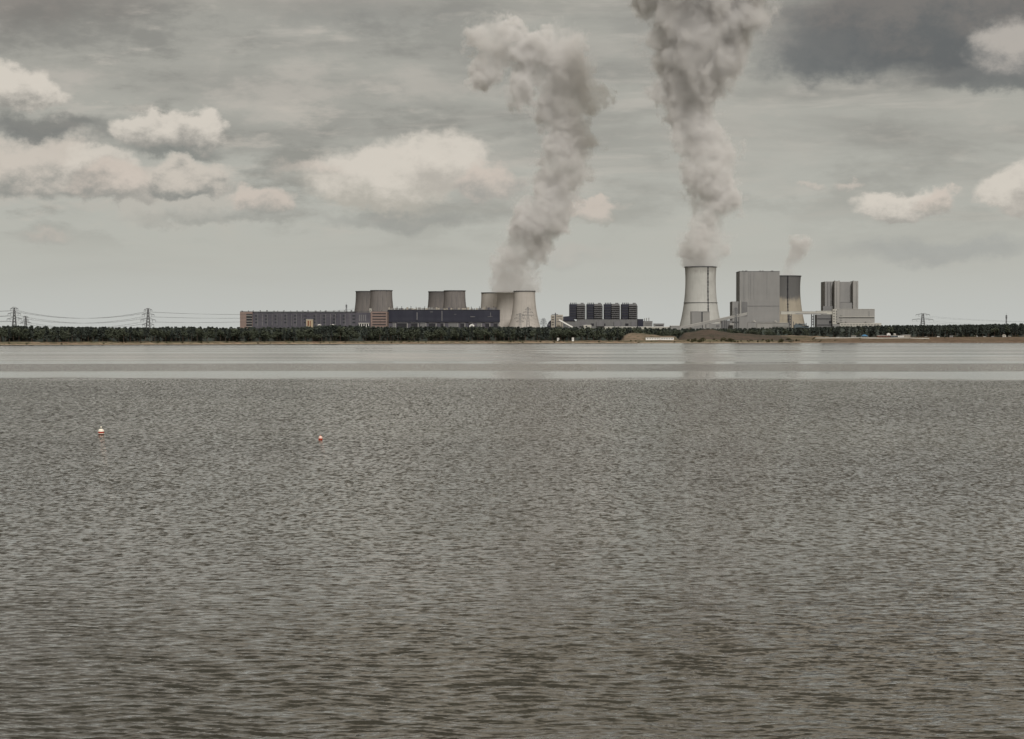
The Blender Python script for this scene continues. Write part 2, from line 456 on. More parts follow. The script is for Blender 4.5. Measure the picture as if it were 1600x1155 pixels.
ty = ty * (1.0 - calm) + cty.max(.009) * calm
tx = tx * (1.0 - calm * .2) + f3[0] * calm * .15
gn = g.nodes.new('ShaderNodeNewGeometry'); nx, ny, nz = separate(g, gn.outputs['Normal'])
vn = g.nodes.new('ShaderNodeVectorMath'); vn.operation = 'NORMALIZE'
g.links.new(combine(g, nx + tx, ny - ty, nz), vn.inputs[0])
g.links.new(vn.outputs[0], b.inputs['Normal'])
g.links.new(mix(g, gust2.step(.4, .62), (.015, .0145, .007, 1), (.013, .011, .006, 1)), b.inputs['Base Color'])
b.inputs['IOR'].default_value = 1.5; b.inputs['Specular IOR Level'].default_value = .5
g.links.new((dist.step(50, 320, .04, .10) * (1.0 - calm) + cs1.step(.4, .62, .03, .06) * calm).s, b.inputs['Roughness'])
pr = np.concatenate([np.linspace(6, 8, 3)[:-1], np.arange(8, 430, .75)])
drow = 10 * 2048 / pr
near = np.concatenate([np.arange(drow.min() - .3, 14, -.35), [12, 9, 5, 2]])
drow = np.concatenate([[9000, 6000, 4600], drow, near])
hw = math.atan(800 / F) * 1.3
ang = np.concatenate([np.linspace(-math.pi, -.75, 22), np.linspace(-.7, -hw - .012, 12), np.linspace(-hw, hw, 1150), np.linspace(hw + .012, .7, 12), np.linspace(.75, math.pi, 22)])
A, Dd = np.meshgrid(ang, drow)
Xw, Yw = Dd * np.sin(A), Dd * np.cos(A)
rng = np.random.RandomState(4)
Zw = np.zeros_like(Xw); NW = 56
lam = np.clip(np.exp(rng.normal(math.log(.50), .36, NW)), .28, 2.2)
th = rng.normal(.05, .27, NW); ph = rng.uniform(0, 6.28, NW)
sp = .20 * math.sqrt(2 / NW)
spacing = np.maximum(Dd * Dd * .75 / 20480, .02)
env = np.clip((hw * 1.0 - np.abs(A)) / .03, 0, 1) * np.clip((430 - Dd) / 80, 0, 1)
grp = .8 + .35 * np.sin(Xw * .11 + Yw * .07 + 1.3 * np.sin(Yw * .05)) * np.sin(Yw * .17 - Xw * .05)
Xs = Xw + .5 * np.sin(Yw * .9 + Xw * .3); Ys = Yw + .35 * np.sin(Xw * 1.1 + .4 * Yw)
for i in range(NW):
    k = 2 * math.pi / lam[i]
    fade = np.clip((lam[i] / spacing - 2.2) / 2.0, 0, 1)
    arg = k * (Xs * math.sin(th[i]) + Ys * math.cos(th[i])) + ph[i]
    Zw += fade * (sp / k) * (np.sin(arg) + .20 * np.cos(2 * arg))
Zw *= env * grp
tag(grid_mesh('water', Xw, Yw, Zw, mw), kind='structure')

# ------------------------------------------------------------------ hills of spoil behind the beach
def hill(Y, pts, depth, m, base=None):
    """a long heap: ridge height given by pixels of its skyline"""
    px = np.array([p[0] for p in pts], float); py = np.array([p[1] for p in pts], float)
    xr = np.linspace(px[0], px[-1], 90); zr = np.interp(xr, px, py)
    zr = np.convolve(np.pad(zr, 4, 'edge'), np.ones(9) / 9, 'valid')
    t = np.linspace(-1, 1, 41)
    Xh = np.zeros((41, 90)); Yh = Xh.copy(); Zh = Xh.copy()
    r = np.random.RandomState(int(px[0]))
    for j in range(90):
        x = X(xr[j], Y); top = Z(zr[j], Y)
        for i in range(41):
            y = Y + t[i] * depth; g0 = G(x, y) - 1.5
            s = (.5 + .5 * math.cos(math.pi * t[i])) ** .8 if abs(t[i]) < 1 else 0
            e = min(1, j / 6, (89 - j) / 6)
            Xh[i, j] = x; Yh[i, j] = y
            Zh[i, j] = g0 + max(0, top - g0) * s * e + (.5 * math.sin(x * .11 + y * .07) + .3 * math.sin(x * .31 - y * .2)) * s
    return tag(grid_mesh('hill', Xh, Yh, Zh, m), kind='structure')
def heap_mat(name, c, c2, c3):
    m, g, b, ob = base_mat(name)
    a = noise(g, gmap(g, ob, .02, .05, .12), 1, 5, .6); d = noise(g, ob, .16, 5, .6)
    k = mix(g, a.step(.4, .62), c, c2); k = mix(g, d.step(.5, .66) * .8, k, c3)
    g.links.new(k, b.inputs['Base Color']); b.inputs['Roughness'].default_value = 1
    return m
HM1 = heap_mat('bare_spoil', (.085, .064, .05, 1), (.058, .05, .038, 1), (.04, .043, .028, 1))
HM2 = heap_mat('sandy_slope', (.19, .145, .105, 1), (.09, .082, .055, 1), (.05, .055, .03, 1))
hill(3290, [(1056, 526), (1064, 521), (1085, 517.5), (1106, 514.6), (1125, 517.5), (1150, 521), (1205, 524), (1240, 527)], 55, HM1)
hill(3270, [(968, 529), (980, 521), (992, 519.5), (1008, 522), (1030, 524.5), (1054, 525), (1062, 529)], 45, HM2)
hill(3420, [(1180, 529), (1205, 525.5), (1225, 524.4), (1262, 524.4), (1290, 526.2), (1302, 528)], 40, HM2)

# ------------------------------------------------------------------ cooling towers
def cooling_tower(pxc, top_py, topw, Y, label, mat, prof, ladder=None, group=None, ring=None, base_z=4.0, bars='steel', k=72):
    """prof = [(py, half width px)]: the measured outline"""
    c = Vector((X(pxc, Y), Y, base_z))
    t = thing('cooling_tower', c, label, 'cooling tower', group)
    s = Y / F; pr_ = sorted([(Z(py, Y), hwp * s) for py, hwp in prof])
    zs = np.linspace(base_z + 8, Z(top_py, Y), 40)
    P = [p[0] for p in pr_]; Q = [p[1] for p in pr_]
    co = np.polyfit(P, Q, min(3, len(P) - 1)); rr = np.polyval(co, zs)
    outer = [(float(r), float(z)) for r, z in zip(rr, zs)]
    inner = [(r - 1.2, z) for r, z in outer[::-1]]
    mb = MB().lathe((c.x, c.y), outer + inner, k, close=False); n = len(outer + inner)
    for j in range(k): mb.f.append(((n - 1) * k + j, (n - 1) * k + (j + 1) % k, (j + 1) % k, j))
    mb.build('shell', mat, t, True)
    zt = outer[-1][1]; rt = outer[-1][0]
    MB().lathe((c.x, c.y), [(rt + .15, zt - 1.8), (rt + .9, zt - 1.6), (rt + .9, zt + .35), (rt - 1.6, zt + .35), (rt - 1.6, zt - .3)], k, close=False).build('rim', M['steel'], t)
    # diagonal supports under the shell, and the basin
    L = MB(); r0 = outer[0][0]
    for j in range(36):
        a0, a1 = 2 * math.pi * j / 36, 2 * math.pi * (j + .5) / 36
        for (u, v) in ((a0, a1), (a1, a0 + 2 * math.pi / 36)):
            lo, hi_ = (u, v) if u == a0 else (v, u)
            L.bar((c.x + (r0 + 2) * math.cos(lo), c.y + (r0 + 2) * math.sin(lo), base_z),
                  (c.x + (r0 - .6) * math.cos(hi_), c.y + (r0 - .6) * math.sin(hi_), base_z + 8.2), .45)
    L.build('support_struts', M['greyrib'], t)
    MB().lathe((c.x, c.y), [(r0 + 5, base_z - 1), (r0 + 5, base_z + 1.2), (r0 + 4, base_z + 1.2)], 48).build('basin', M['greyrib'], t)
    if ladder is not None:          # px offset of a caged ladder on the shell
        lx = c.x + ladder * s; pts = []
        for r, z in outer:
            if abs(lx - c.x) < r: pts.append((lx, c.y - math.sqrt((r + .8) ** 2 - (lx - c.x) ** 2), z))
        lb = MB()
        for i in range(len(pts) - 1):
            wv = .8 if i % 2 else 1.15
            a, b_ = Vector(pts[i]), Vector(pts[i + 1])
            lb.bar(a, b_, wv)
            if i % 5 == 0: lb.box(a.x - 1.9, a.x + 1.9, a.y - 1.0, a.y + .6, a.z, a.z + 1.0)
        lb.build('access_ladder', M['dark'], t)
    if ring is not None:
        zr = Z(ring, Y); r = float(np.polyval(co, zr))
        MB().lathe((c.x, c.y), [(r + .1, zr - .5), (r + 1.0, zr - .5), (r + 1.0, zr + .5), (r + .1, zr + .5)], k, close=False).build('walkway_ring', M['steel'], t)
    return t

TD = tower_mat('sooty_concrete', (.17, .155, .145, 1), (.07, .068, .075, 1), .7, top=(75, 112, (.085, .082, .082, 1), .6))
TD2 = tower_mat('stained_concrete', (.19, .175, .165, 1), (.07, .068, .075, 1), .7)
TL = tower_mat('pale_concrete', (.44, .41, .375, 1), (.28, .26, .235, 1), .45, top=(98, 116, (.30, .285, .235, 1), .35), ring=.2)
TB = tower_mat('light_grey_concrete', (.44, .44, .415, 1), (.35, .35, .33, 1), .4, top=(138, 150, (.22, .21, .19, 1), .5), ring=.12)
TB2 = tower_mat('dark_topped_concrete', (.34, .305, .245, 1), (.22, .205, .17, 1), .4, top=(84, 100, (.115, .115, .115, 1), .97), ring=.2)  # upper half of the shell is a darker tone with a ragged lower edge
old = lambda t, w: [(t, w), (t + 12, w + .2), (t + 25, w + 1.3), (t + 40, w + 4.0), (t + 56, w + 8.0)]
GT = 'cooling towers of the power station'
cooling_tower(571.5, 455.2, 0, 4900, 'dark cooling tower rising behind the long brick hall, half covered by its twin', TD, old(455.2, 15.5), group=GT)
cooling_tower(596, 453.8, 0, 4700, 'dark steamless cooling tower between the long brick hall and the black boiler house', TD2, old(453.8, 17), group=GT)
cooling_tower(685.5, 455.6, 0, 4900, 'dark cooling tower partly covered by its twin behind the middle of the black boiler house', TD, old(455.6, 16), group=GT)
cooling_tower(710.5, 454.2, 0, 4700, 'front dark cooling tower of the pair above the middle of the black boiler house', TD2, old(454.2, 16.6), group=GT)
cooling_tower(768.5, 457.4, 0, 5000, 'pale cooling tower at the black boiler house end, furthest back of three in a row', TL, old(457.4, 16.4), group=GT)
cooling_tower(794, 456.2, 0, 4850, 'pale steaming cooling tower in the middle of the overlapping row of three', TL, old(456.2, 17), group=GT)
cooling_tower(819.5, 454.9, 0, 4700, 'pale steaming cooling tower in front of its row of three, beside the lattice pylon', TL, old(454.9, 16.7), group=GT)
cooling_tower(1094.5, 417, 0, 4400, 'tall light grey cooling tower with a ladder and a thick steam plume', TB,
              [(417, 24.5), (430, 24.1), (448, 23.9), (455, 24.0), (473, 25.8), (495, 29.6), (507, 32.3), (520, 35.5)], ladder=9.5, ring=473.3, group=GT, k=96)
cooling_tower(1226.5, 431.2, 0, 4700, 'cooling tower with dark top half beside the tall grey boiler house', TB2,
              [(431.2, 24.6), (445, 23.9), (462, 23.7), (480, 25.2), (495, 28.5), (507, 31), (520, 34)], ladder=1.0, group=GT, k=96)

# ------------------------------------------------------------------ buildings
def bld(name, Y, px, label, cat='building', group=None, z=3.0):
    return thing(name, (X(px, Y), Y, z), label, cat, group)
def pbox(x0, x1, y0, y1, Y, depth, mb=None, dy=0.0):
    """box whose front face spans pixels x0..x1, y0 (top)..y1 (bottom) at distance Y + dy"""
    mb = mb or MB(); Yf = Y + dy
    return mb.box(X(x0, Yf), X(x1, Yf), Yf, Yf + depth, Z(y1, Yf), Z(y0, Yf))
GB = 531.0     # a pixel row below the wood: the hidden foot of the buildings
rnd = random.Random(7)

# A: the long brick hall
Y = 4350
t = bld('turbine_hall', Y, 490, 'very long dark slate hall with a reddish brick end and open stair landings')
pbox(375, 394.5, 487.3, GB, Y, 60).build('end_block', M['brick'], t)
pbox(394.8, 556, 487.6, GB, Y, 58, dy=4).build('wall', M['darkclad'], t)
pbox(556.3, 579, 488.4, GB, Y, 58, dy=2).build('side_wing', M['darkclad'], t)
pbox(579.3, 605, 487.0, GB, Y, 50, dy=0).build('stair_block', M['brick'], t)
for i in range(5):
    py = 490.5 + i * 4.2
    o = pbox(385, 394, py, py + 2.4, Y, 1.2, dy=-1.0).build('landing', M['dark'], t)
    pbox(385, 394, py + 2.45, py + 3.3, Y, 3.0, dy=-2.6).build('balustrade', M['palegrey'], o)
pbox(375.2, 605, 486.6, 487.2, Y, 4, dy=1.2).build('parapet', M['steel'], t)
for cx in list(np.arange(402, 552, 7.6)):
    if 477 < cx < 491: continue
    pbox(cx, cx + .9, 491, 509, Y, 1.2, dy=2.6).build('pilaster', M['greyrib'], t)
for cx in list(np.arange(397.5, 552, 15.2)):
    for k_ in range(3):
        pbox(cx + 1.2, cx + 5.6, 492.5 + k_ * 5.2, 494.6 + k_ * 5.2, Y, .8, dy=3.4).build('window_band', M['glass'], t)
for k_ in range(4):
    pbox(561 + k_ * 3.1, 562.6 + k_ * 3.1, 492, 502, Y, .6, dy=1.3).build('pilaster', M['greyrib'], t)
for k_ in range(5):
    pbox(582, 603, 489.5 + k_ * 4.3, 490.8 + k_ * 4.3, Y, .8, dy=-.7).build('window_band', M['dark'], t)
can = pbox(560, 577, 504.6, 505.8, Y, 9, dy=-9).build('canopy', M['roofpale'], t)
for k_ in range(5): pbox(561 + k_ * 3.6, 562 + k_ * 3.6, 505.9, 512, Y, 1.0, dy=-8).build('post', M['white'], can)
for i in range(24):
    cx = 378 + i * 9.4 + rnd.uniform(-2, 2); hh_ = rnd.uniform(.7, 1.6)
    pbox(cx, cx + rnd.uniform(1, 2.6), 486.5 - hh_, 486.5, Y, 5, dy=8 + rnd.uniform(0, 25)).build('roof_vent', M['steel'], t)

t = bld('loading_tower', 4300, 483, 'tan loading tower with rusty panels against the long dark hall', 'tower')
pbox(478.5, 488.6, 499.6, GB, 4300, 14).build('wall', M['tan'], t)
pbox(480.6, 483.0, 501.4, 509, 4300, .8, dy=-.7).build('door_panel', M['rust'], t)
pbox(484.8, 486.0, 501.4, 510, 4300, .8, dy=-.7).build('door_panel', M['rust'], t)
pbox(477.9, 489.2, 498.9, 499.5, 4300, 15, dy=-.5).build('roof', M['offwhite'], t)
for (a, b_, lb) in ((495.5, 501.5, 'small white shed roof left of the other one before the long dark hall'), (516, 522.5, 'small white shed roof nearest the brick stair block of the long hall')):
    t = bld('shed', 4250, (a + b_) / 2, lb, 'shed', 'white sheds before the long hall')
    pbox(a, b_, 508.2, GB, 4250, 12).build('wall', M['palegrey'], t)
    Yf = 4249
    MB().prism([(X(a - .4, Yf), Z(508.1, Yf)), (X(b_ + .4, Yf), Z(508.1, Yf)), (X((a + b_) / 2, Yf), Z(506.6, Yf))], Yf, Yf + 14).build('roof', M['white'], t)
t = bld('relay_hut', 4340, 578, 'small pale rooftop cabin between brick hall and dark cooling towers', 'cabin')
pbox(577.2, 580.6, 482.3, 488.2, 4420, 6).build('wall', M['offwhite'], t)
pbox(578.0, 579.0, 484, 486, 4420, .5, dy=-.4).build('window', M['dark'], t)
pbox(576.9, 580.9, 481.9, 482.2, 4420, 7, dy=-.4).build('roof', M['palegrey'], t)

# C: black boiler house
Y = 4420
t = bld('boiler_house', Y, 693, 'long blackened boiler house with pale clutter along its roof edge')
pbox(605.5, 781, 484.6, 503.5, Y, 50).build('wall', M['navy'], t)
pbox(606, 780, 503.8, GB, Y, 46, dy=2.5).build('base_storey', M['darkclad'], t)
pbox(606, 781.2, 483.9, 484.5, Y, 52, dy=-1).build('roof_slab', M['steel'], t)
x_ = 607.0
for i in range(46):
    wv = rnd.uniform(1.4, 4.6); hh_ = rnd.uniform(1.1, 3.6)
    if x_ + wv > 778: break
    pbox(x_, x_ + wv, 483.8 - hh_, 483.8, Y, rnd.uniform(4, 9), dy=2 + rnd.uniform(0, 14)).build('roof_unit', M[rnd.choice(['greyrib', 'beige', 'palegrey', 'darkclad', 'beige', 'midgrey'])], t)
    x_ += wv + rnd.uniform(.05, 1.3)
for i in range(16):
    cx = 608 + i * 10.8 + rnd.uniform(-2, 2); z0 = Z(484, Y + 8); h_ = rnd.uniform(5.5, 8)
    MB().tube([(X(cx, Y + 8), Y + 8, z0), (X(cx, Y + 8), Y + 8, z0 + h_)], .6, 8).build('flue', M['steel'], t)
for i, (a, b_) in enumerate([(613, 618.5), (620, 637), (642, 654), (656, 666), (670, 682), (688, 694.5), (700, 716), (719, 727), (732, 739), (745, 753), (758, 766), (771, 779)]):
    pbox(a, b_, 504.4, 505.3, Y, 1.0, dy=1.2).build('lintel', M['greyrib'], t)
    pbox(b_ - 1.2, b_, 505.4, 512.5, Y, 1.0, dy=1.2).build('column', M['palegrey'], t)
    pbox(a + .4, b_ - 1.6, 505.6, 511.5, Y, .6, dy=1.7).build('gate', M['dark' if i % 3 else 'darkgrey'], t)
for (a, b_, c0, c1) in ((672, 676, 487, 488), (735, 742, 494.5, 495.6), (766.2, 767.0, 488.4, 494.5), (762, 769.5, 494.6, 495.3), (710, 713, 491, 491.6), (651, 652.4, 488, 500), (690, 691.2, 486, 502)):
    pbox(a, b_, c0, c1, Y, .8, dy=-.9).build('duct', M['greyrib'], t)
t = bld('control_building', 4380, 738, 'low pale domed shed at the foot of the black boiler house', 'shed')
Yf = 4360
ring_ = [(X(733.5, Yf), Z(GB, Yf)), (X(741, Yf), Z(GB, Yf)), (X(741, Yf), Z(508.4, Yf)), (X(739.6, Yf), Z(507.2, Yf)), (X(737.2, Yf), Z(506.7, Yf)), (X(735, Yf), Z(507.2, Yf)), (X(733.5, Yf), Z(508.4, Yf))]
MB().prism(ring_, Yf, Yf + 16).build('shell', M['white'], t)
pbox(735.5, 739, 508.8, 511.5, Yf, .8, dy=-.7).build('door', M['greyrib'], t)

# G: coal building with sloping conveyor
Y = 4250
t = bld('crusher_building', Y, 870, 'beige crusher house with dark stack beside the four boiler blocks')
pbox(861, 866.8, 492.6, GB, Y, 20).build('wall', M['beige'], t)
pbox(868.8, 879.5, 492.0, GB, Y, 20).build('wall', M['beige'], t)
pbox(867, 868.6, 489.0, GB, Y, 3, dy=-1).build('stack', M['steel'], t)
pbox(862, 872, 491.0, 491.9, Y, 8, dy=3).build('roof_unit', M['greyrib'], t)
for k_ in range(4): pbox(862, 865.6, 495 + k_ * 4, 496.2 + k_ * 4, Y, .6, dy=-.5).build('window_band', M['dark'], t)
for k_ in range(3): pbox(870, 878.5, 494 + k_ * 4, 494.9 + k_ * 4, Y, .6, dy=-.5).build('window_band', M['greyrib'], t)
t = bld('bunker', Y, 857, 'round dark bunker left of the beige crusher house')
Yf = 4255
MB().prism([(X(855, Yf), Z(GB, Yf)), (X(861, Yf), Z(GB, Yf)), (X(861, Yf), Z(500.6, Yf)), (X(859, Yf), Z(501.5, Yf)), (X(857, Yf), Z(504, Yf)), (X(855, Yf), Z(508.5, Yf))], Yf, Yf + 20).build('shell', M['navy'], t)
pbox(856.8, 859, 506, 509, Yf, .6, dy=-.5).build('door', M['greyrib'], t)
t = bld('sloping_conveyor', 4230, 885, 'white enclosed conveyor sloping down from the beige crusher house', 'conveyor')
Yf = 4230
def slant(mb, x0, y0, x1, y1, th, Yf, dep):
    a, b_ = at(x0, y0, Yf), at(x1, y1, Yf); h = th * Yf / F
    return mb.prism([(a.x, a.z - h), (b_.x, b_.z - h), (b_.x, b_.z), (a.x, a.z)], Yf, Yf + dep)
slant(MB(), 873.5, 498.6, 897, 511.5, 2.3, Yf, 6).build('gallery', M['white'], t)
slant(MB(), 873.5, 501.2, 892, 511.4, .5, Yf, 6).build('truss', M['darkgrey'], t)
for cx, cy in ((877, 503.2), (882, 505.8), (887, 508.5)):
    pbox(cx, cx + .7, cy, GB, Yf, 3, dy=1.5).build('leg', M['steel'], t)
t = bld('coal_bunker_building', 4290, 882, 'dark slanted coal bunker behind the white sloping conveyor')
pbox(873, 905, 501.5, GB, 4290, 24).build('wall', M['darkgrey'], t)
Yf = 4288
MB().prism([(X(880, Yf), Z(501.4, Yf)), (X(899, Yf), Z(501.4, Yf)), (X(891, Yf), Z(494, Yf)), (X(880.3, Yf), Z(494.8, Yf))], Yf, Yf + 20).build('roof', M['navy'], t)

# H: four boiler units
Y = 4500
unit_names = ['outermost, beside the beige crusher house', 'second from the beige crusher house', 'third from the beige crusher house', 'furthest from the beige crusher house']
for i, x0 in enumerate((890.0, 917.0, 944.2, 971.3)):
    t = bld('boiler_block', Y, x0 + 12, 'navy and grey boiler block with four short stacks, ' + unit_names[i], 'boiler block', 'four boiler blocks in a row')
    pbox(x0, x0 + 11.4, 475.3, 499.0, Y, 38).build('dark_wing', M['navy'], t)
    pbox(x0 + 11.7, x0 + 23.8, 474.8, GB, Y, 34, dy=-4).build('grey_wing', M['darkgrey'], t)
    for k_ in range(4):
        z0 = Z(475.2, Y + 8); cx = X(x0 + 1.7 + k_ * 2.75, Y + 8)
        MB().tube([(cx, Y + 8, z0), (cx, Y + 8, z0 + 3.0)], 1.05, 10).build('stack', M['navy'], t)
    for k_ in range(7):
        pbox(x0 + 11.3, x0 + 24.5, 477.3 + k_ * 3.1, 478.2 + k_ * 3.1, Y, 3.4, dy=-7.6).build('walkway', M['greyrib'], t)
    for k_ in range(5):
        pbox(x0 - .3, x0 + 11.2, 480 + k_ * 4.1, 480.5 + k_ * 4.1, Y, 1.2, dy=-1.3).build('ledge', M['steel'], t)
    pbox(x0 + 17.5, x0 + 22, 473.3, 474.6, Y, 10, dy=4).build('roof_unit', M['greyrib'], t)
    pbox(x0 + 24.0, x0 + 24.8, 478, 500, Y, 1.5, dy=-3).build('pipe', M['steel'], t)
t = bld('turbine_annex', 4440, 940, 'long low grey annex under the four boiler blocks')
pbox(905.2, 1004.5, 499.6, GB, 4440, 30).build('wall', M['darkgrey'], t)
pbox(905.2, 1004.8, 498.9, 499.5, 4440, 31, dy=-.6).build('parapet', M['greyrib'], t)
for i in range(4):
    pbox(918 + i * 27.1 - 13, 930 + i * 27.1 - 13, 502.5, 510, 4440, 3, dy=-3.4).build('bay', M['greyrib'], t)
    pbox(933 + i * 18 - 10, 938 + i * 18 - 10, 505.6, 509, 4440, .6, dy=-.7).build('gate', M['dark'], t)
for (a, b_, tp) in ((912, 924, 508.6),):
    t = bld('shed', 4200, (a + b_) / 2, 'flat cream shed standing right of the white sloping conveyor', 'shed')
    pbox(a, b_, tp, GB, 4200, 14).build('wall', M['offwhite'], t)
    pbox(a - .3, b_ + .3, tp - .7, tp - .05, 4200, 15, dy=-.5).build('roof', M['white'], t)
    pbox(a + 3, a + 5.5, tp + .8, tp + 2.6, 4200, .5, dy=-.4).build('door', M['dark'], t)

# I: pump house with three stacks and low halls
Y = 4380
t = bld('pump_house', Y, 1012, 'grey pump house with three thin stacks right of the boiler blocks')
pbox(996.5, 1005, 498.6, GB, Y, 20).build('dark_wing', M['navy'], t)
pbox(1005.3, 1019.5, 502.4, GB, Y, 20).build('wall', M['midgrey'], t)
pbox(1005.3, 1019.8, 501.8, 502.3, Y, 21, dy=-.5).build('roof', M['greyrib'], t)
for cx, tp in ((1007.0, 497.5), (1010.2, 496.8), (1013.8, 496.6)):
    p = Vector((X(cx, Y + 6), Y + 6, Z(502, Y + 6)))
    MB().tube([p, (p.x, p.y, Z(tp, Y + 6))], .95, 10).build('stack', M['palegrey'], t)
for k_ in range(2): pbox(1007, 1018, 504.5 + k_ * 3, 505.3 + k_ * 3, Y, .6, dy=-.5).build('window_band', M['dark'], t)
t = bld('flat_store', 4350, 1030, 'low grey store with dark roof slab left of the tall light cooling tower')
pbox(1022, 1037.6, 506.6, GB, 4350, 20).build('wall', M['midgrey'], t)
pbox(1021.6, 1038, 505.7, 506.5, 4350, 21, dy=-.5).build('roof', M['steel'], t)
pbox(1024, 1036, 508, 509.2, 4350, .6, dy=-.5).build('window_band', M['dark'], t)
t = bld('long_store', 4200, 1010, 'long white roofed store just above the trees before the boiler blocks')
pbox(945, 1047, 511.2, GB, 4200, 25).build('wall', M['offwhite'], t)
pbox(944.6, 1047.5, 510.5, 511.1, 4200, 26, dy=-.6).build('roof', M['white'], t)
t = bld('flat_hall', 4180, 1055, 'flat pale grey hall at the left foot of the tall light cooling tower')
pbox(1048, 1062, 509.6, GB, 4180, 25).build('wall', M['midgrey'], t)
pbox(1047.6, 1062.3, 508.9, 509.5, 4180, 26, dy=-.6).build('roof', M['roofpale'], t)

# J: buildings at the big tower
Y = 4300
t = bld('water_treatment_building', Y, 1094, 'square grey building standing before the tall light cooling tower')
pbox(1080.2, 1097, 487.3, GB, Y, 22).build('wall', M['midgrey'], t)
pbox(1097.3, 1108.8, 487.3, GB, Y, 22, dy=.6).build('wall', M['palegrey'], t)
pbox(1096.2, 1097.8, 487.6, 507, Y, .8, dy=-.9).build('pipe', M['dark'], t)
pbox(1080, 1109, 486.8, 487.2, Y, 23, dy=-.5).build('parapet', M['greyrib'], t)
Yf = 4240
t = bld('coal_conveyor', Yf, 1115, 'long pale coal conveyor climbing from the trees to the tall grey boiler house', 'conveyor')
slant(MB(), 1062, 511.4, 1167, 488.9, 3.6, Yf, 7).build('gallery', M['palegrey'], t)
slant(MB(), 1061.5, 511.0, 1167.6, 488.3, .55, Yf, 8).build('roof', M['roofpale'], t)
slant(MB(), 1104, 506.2, 1167, 492.7, .7, Yf, 6.6).build('truss', M['darkgrey'], t)
for cx in (1097.5, 1102.5, 1128, 1132, 1134.5, 1150, 1154):
    k_ = (cx - 1062) / 105; cy = 515.0 - 22.5 * k_ + .8
    pbox(cx, cx + .9, cy, GB, Yf, 4, dy=1.5).build('leg', M['steel'], t)
t = bld('coal_hall', 4300, 1140, 'dull grey sheds under the climbing coal conveyor')
pbox(1108, 1127, 505.6, GB, 4300, 20).build('wall', M['midgrey'], t)
pbox(1127.3, 1144, 500.8, GB, 4300, 20, dy=1).build('wall', M['darkgrey'], t)
pbox(1144.3, 1167.6, 496.0, GB, 4300, 22, dy=2).build('wall', M['midgrey'], t)
pbox(1119, 1124, 507.6, 511, 4300, .8, dy=-.8).build('gate', M['darkgrey'], t)
pbox(1144.6, 1155, 502.9, 504, 4300, 1.4, dy=.5).build('window_band', M['dark'], t)
pbox(1140, 1147.5, 504.8, 508, 4295, 6, dy=-6).build('annex', M['palegrey'], t)

# K: boiler house 1
Y = 4420
t = bld('boiler_house', Y, 1187, 'tall plain grey boiler house hiding part of the dark topped cooling tower')
pbox(1155.6, 1218.0, 424.4, 504, Y, 70).build('wall', M['midgrey'], t)
pbox(1144.2, 1155.3, 471.2, GB, Y, 50, dy=6).build('stair_wing', M['midgrey'], t)
pbox(1155.6, 1158.0, 470, 500, Y, 1.6, dy=-1.7).build('corner_shaft', M['palegrey'], t)
pbox(1159.0, 1167.6, 472.0, 494, Y, 1.0, dy=-1.1).build('louvre_field', M['darkgrey'], t)
pbox(1155.3, 1218.3, 423.8, 424.3, Y, 71, dy=-.5).build('parapet', M['steel'], t)
for cx in (1169.0, 1172.6, 1177.5, 1198.2, 1162): pbox(cx, cx + .35, 425, 468, Y, .5, dy=-.6).build('downpipe', M['dimgrey'], t)
for cx in (1160, 1164, 1166, 1187, 1191, 1205, 1206.5): pbox(cx, cx + 1.6, 422.9, 423.7, Y, 5, dy=4).build('roof_vent', M['steel'], t)
pbox(1158, 1217, 478.0, 478.4, Y, .7, dy=-.75).build('sheet_seam', M['darkgrey'], t)
t = bld('machine_hall', 4380, 1200, 'lower grey hall at the foot of the tall grey boiler house')
pbox(1168.0, 1181.8, 504.2, GB, 4380, 30).build('wall', M['midgrey'], t)
pbox(1182.1, 1235.4, 505.2, GB, 4380, 30, dy=1).build('wall', M['palegrey'], t)
pbox(1181.8, 1235.8, 504.4, 505.1, 4380, 31, dy=0).build('parapet', M['roofpale'], t)
for cx in (1176.6, 1209.5):
    o = pbox(cx, cx + 2.6, 502.4, 504.3, 4380, 6, dy=2).build('roof_vent', M['greyrib'], t)
    Yf = 4381
    MB().prism([(X(cx - .2, Yf), Z(502.3, Yf)), (X(cx + 5.5, Yf), Z(503.6, Yf)), (X(cx + 2.4, Yf), Z(500.8, Yf))], Yf, Yf + 6).build('hood', M['offwhite'], o)
t = bld('transformer_yard', 4330, 1252, 'blue grey steelwork jumble at the foot of the dark topped cooling tower', 'steelwork')
pbox(1241, 1254, 507.5, GB, 4330, 14).build('frame_house', M['greenish'], t)
pbox(1243, 1260, 506.0, 507.3, 4330, 10, dy=2).build('duct', M['greenish'], t)
pbox(1254.3, 1264, 509.0, GB, 4330, 12, dy=1).build('tank', M['greenish'], t)
for cx, tp in ((1239.4, 502.5), (1243.5, 504.5), (1248.5, 505.2), (1256, 505.5), (1259.5, 504.9)):
    pbox(cx, cx + .8, tp, 509, 4330, 1.2, dy=4).build('post', M['steel'], t)
slant(MB(), 1249, 505.2, 1263, 509.4, .6, 4328, 4).build('pipe', M['galv'], t)

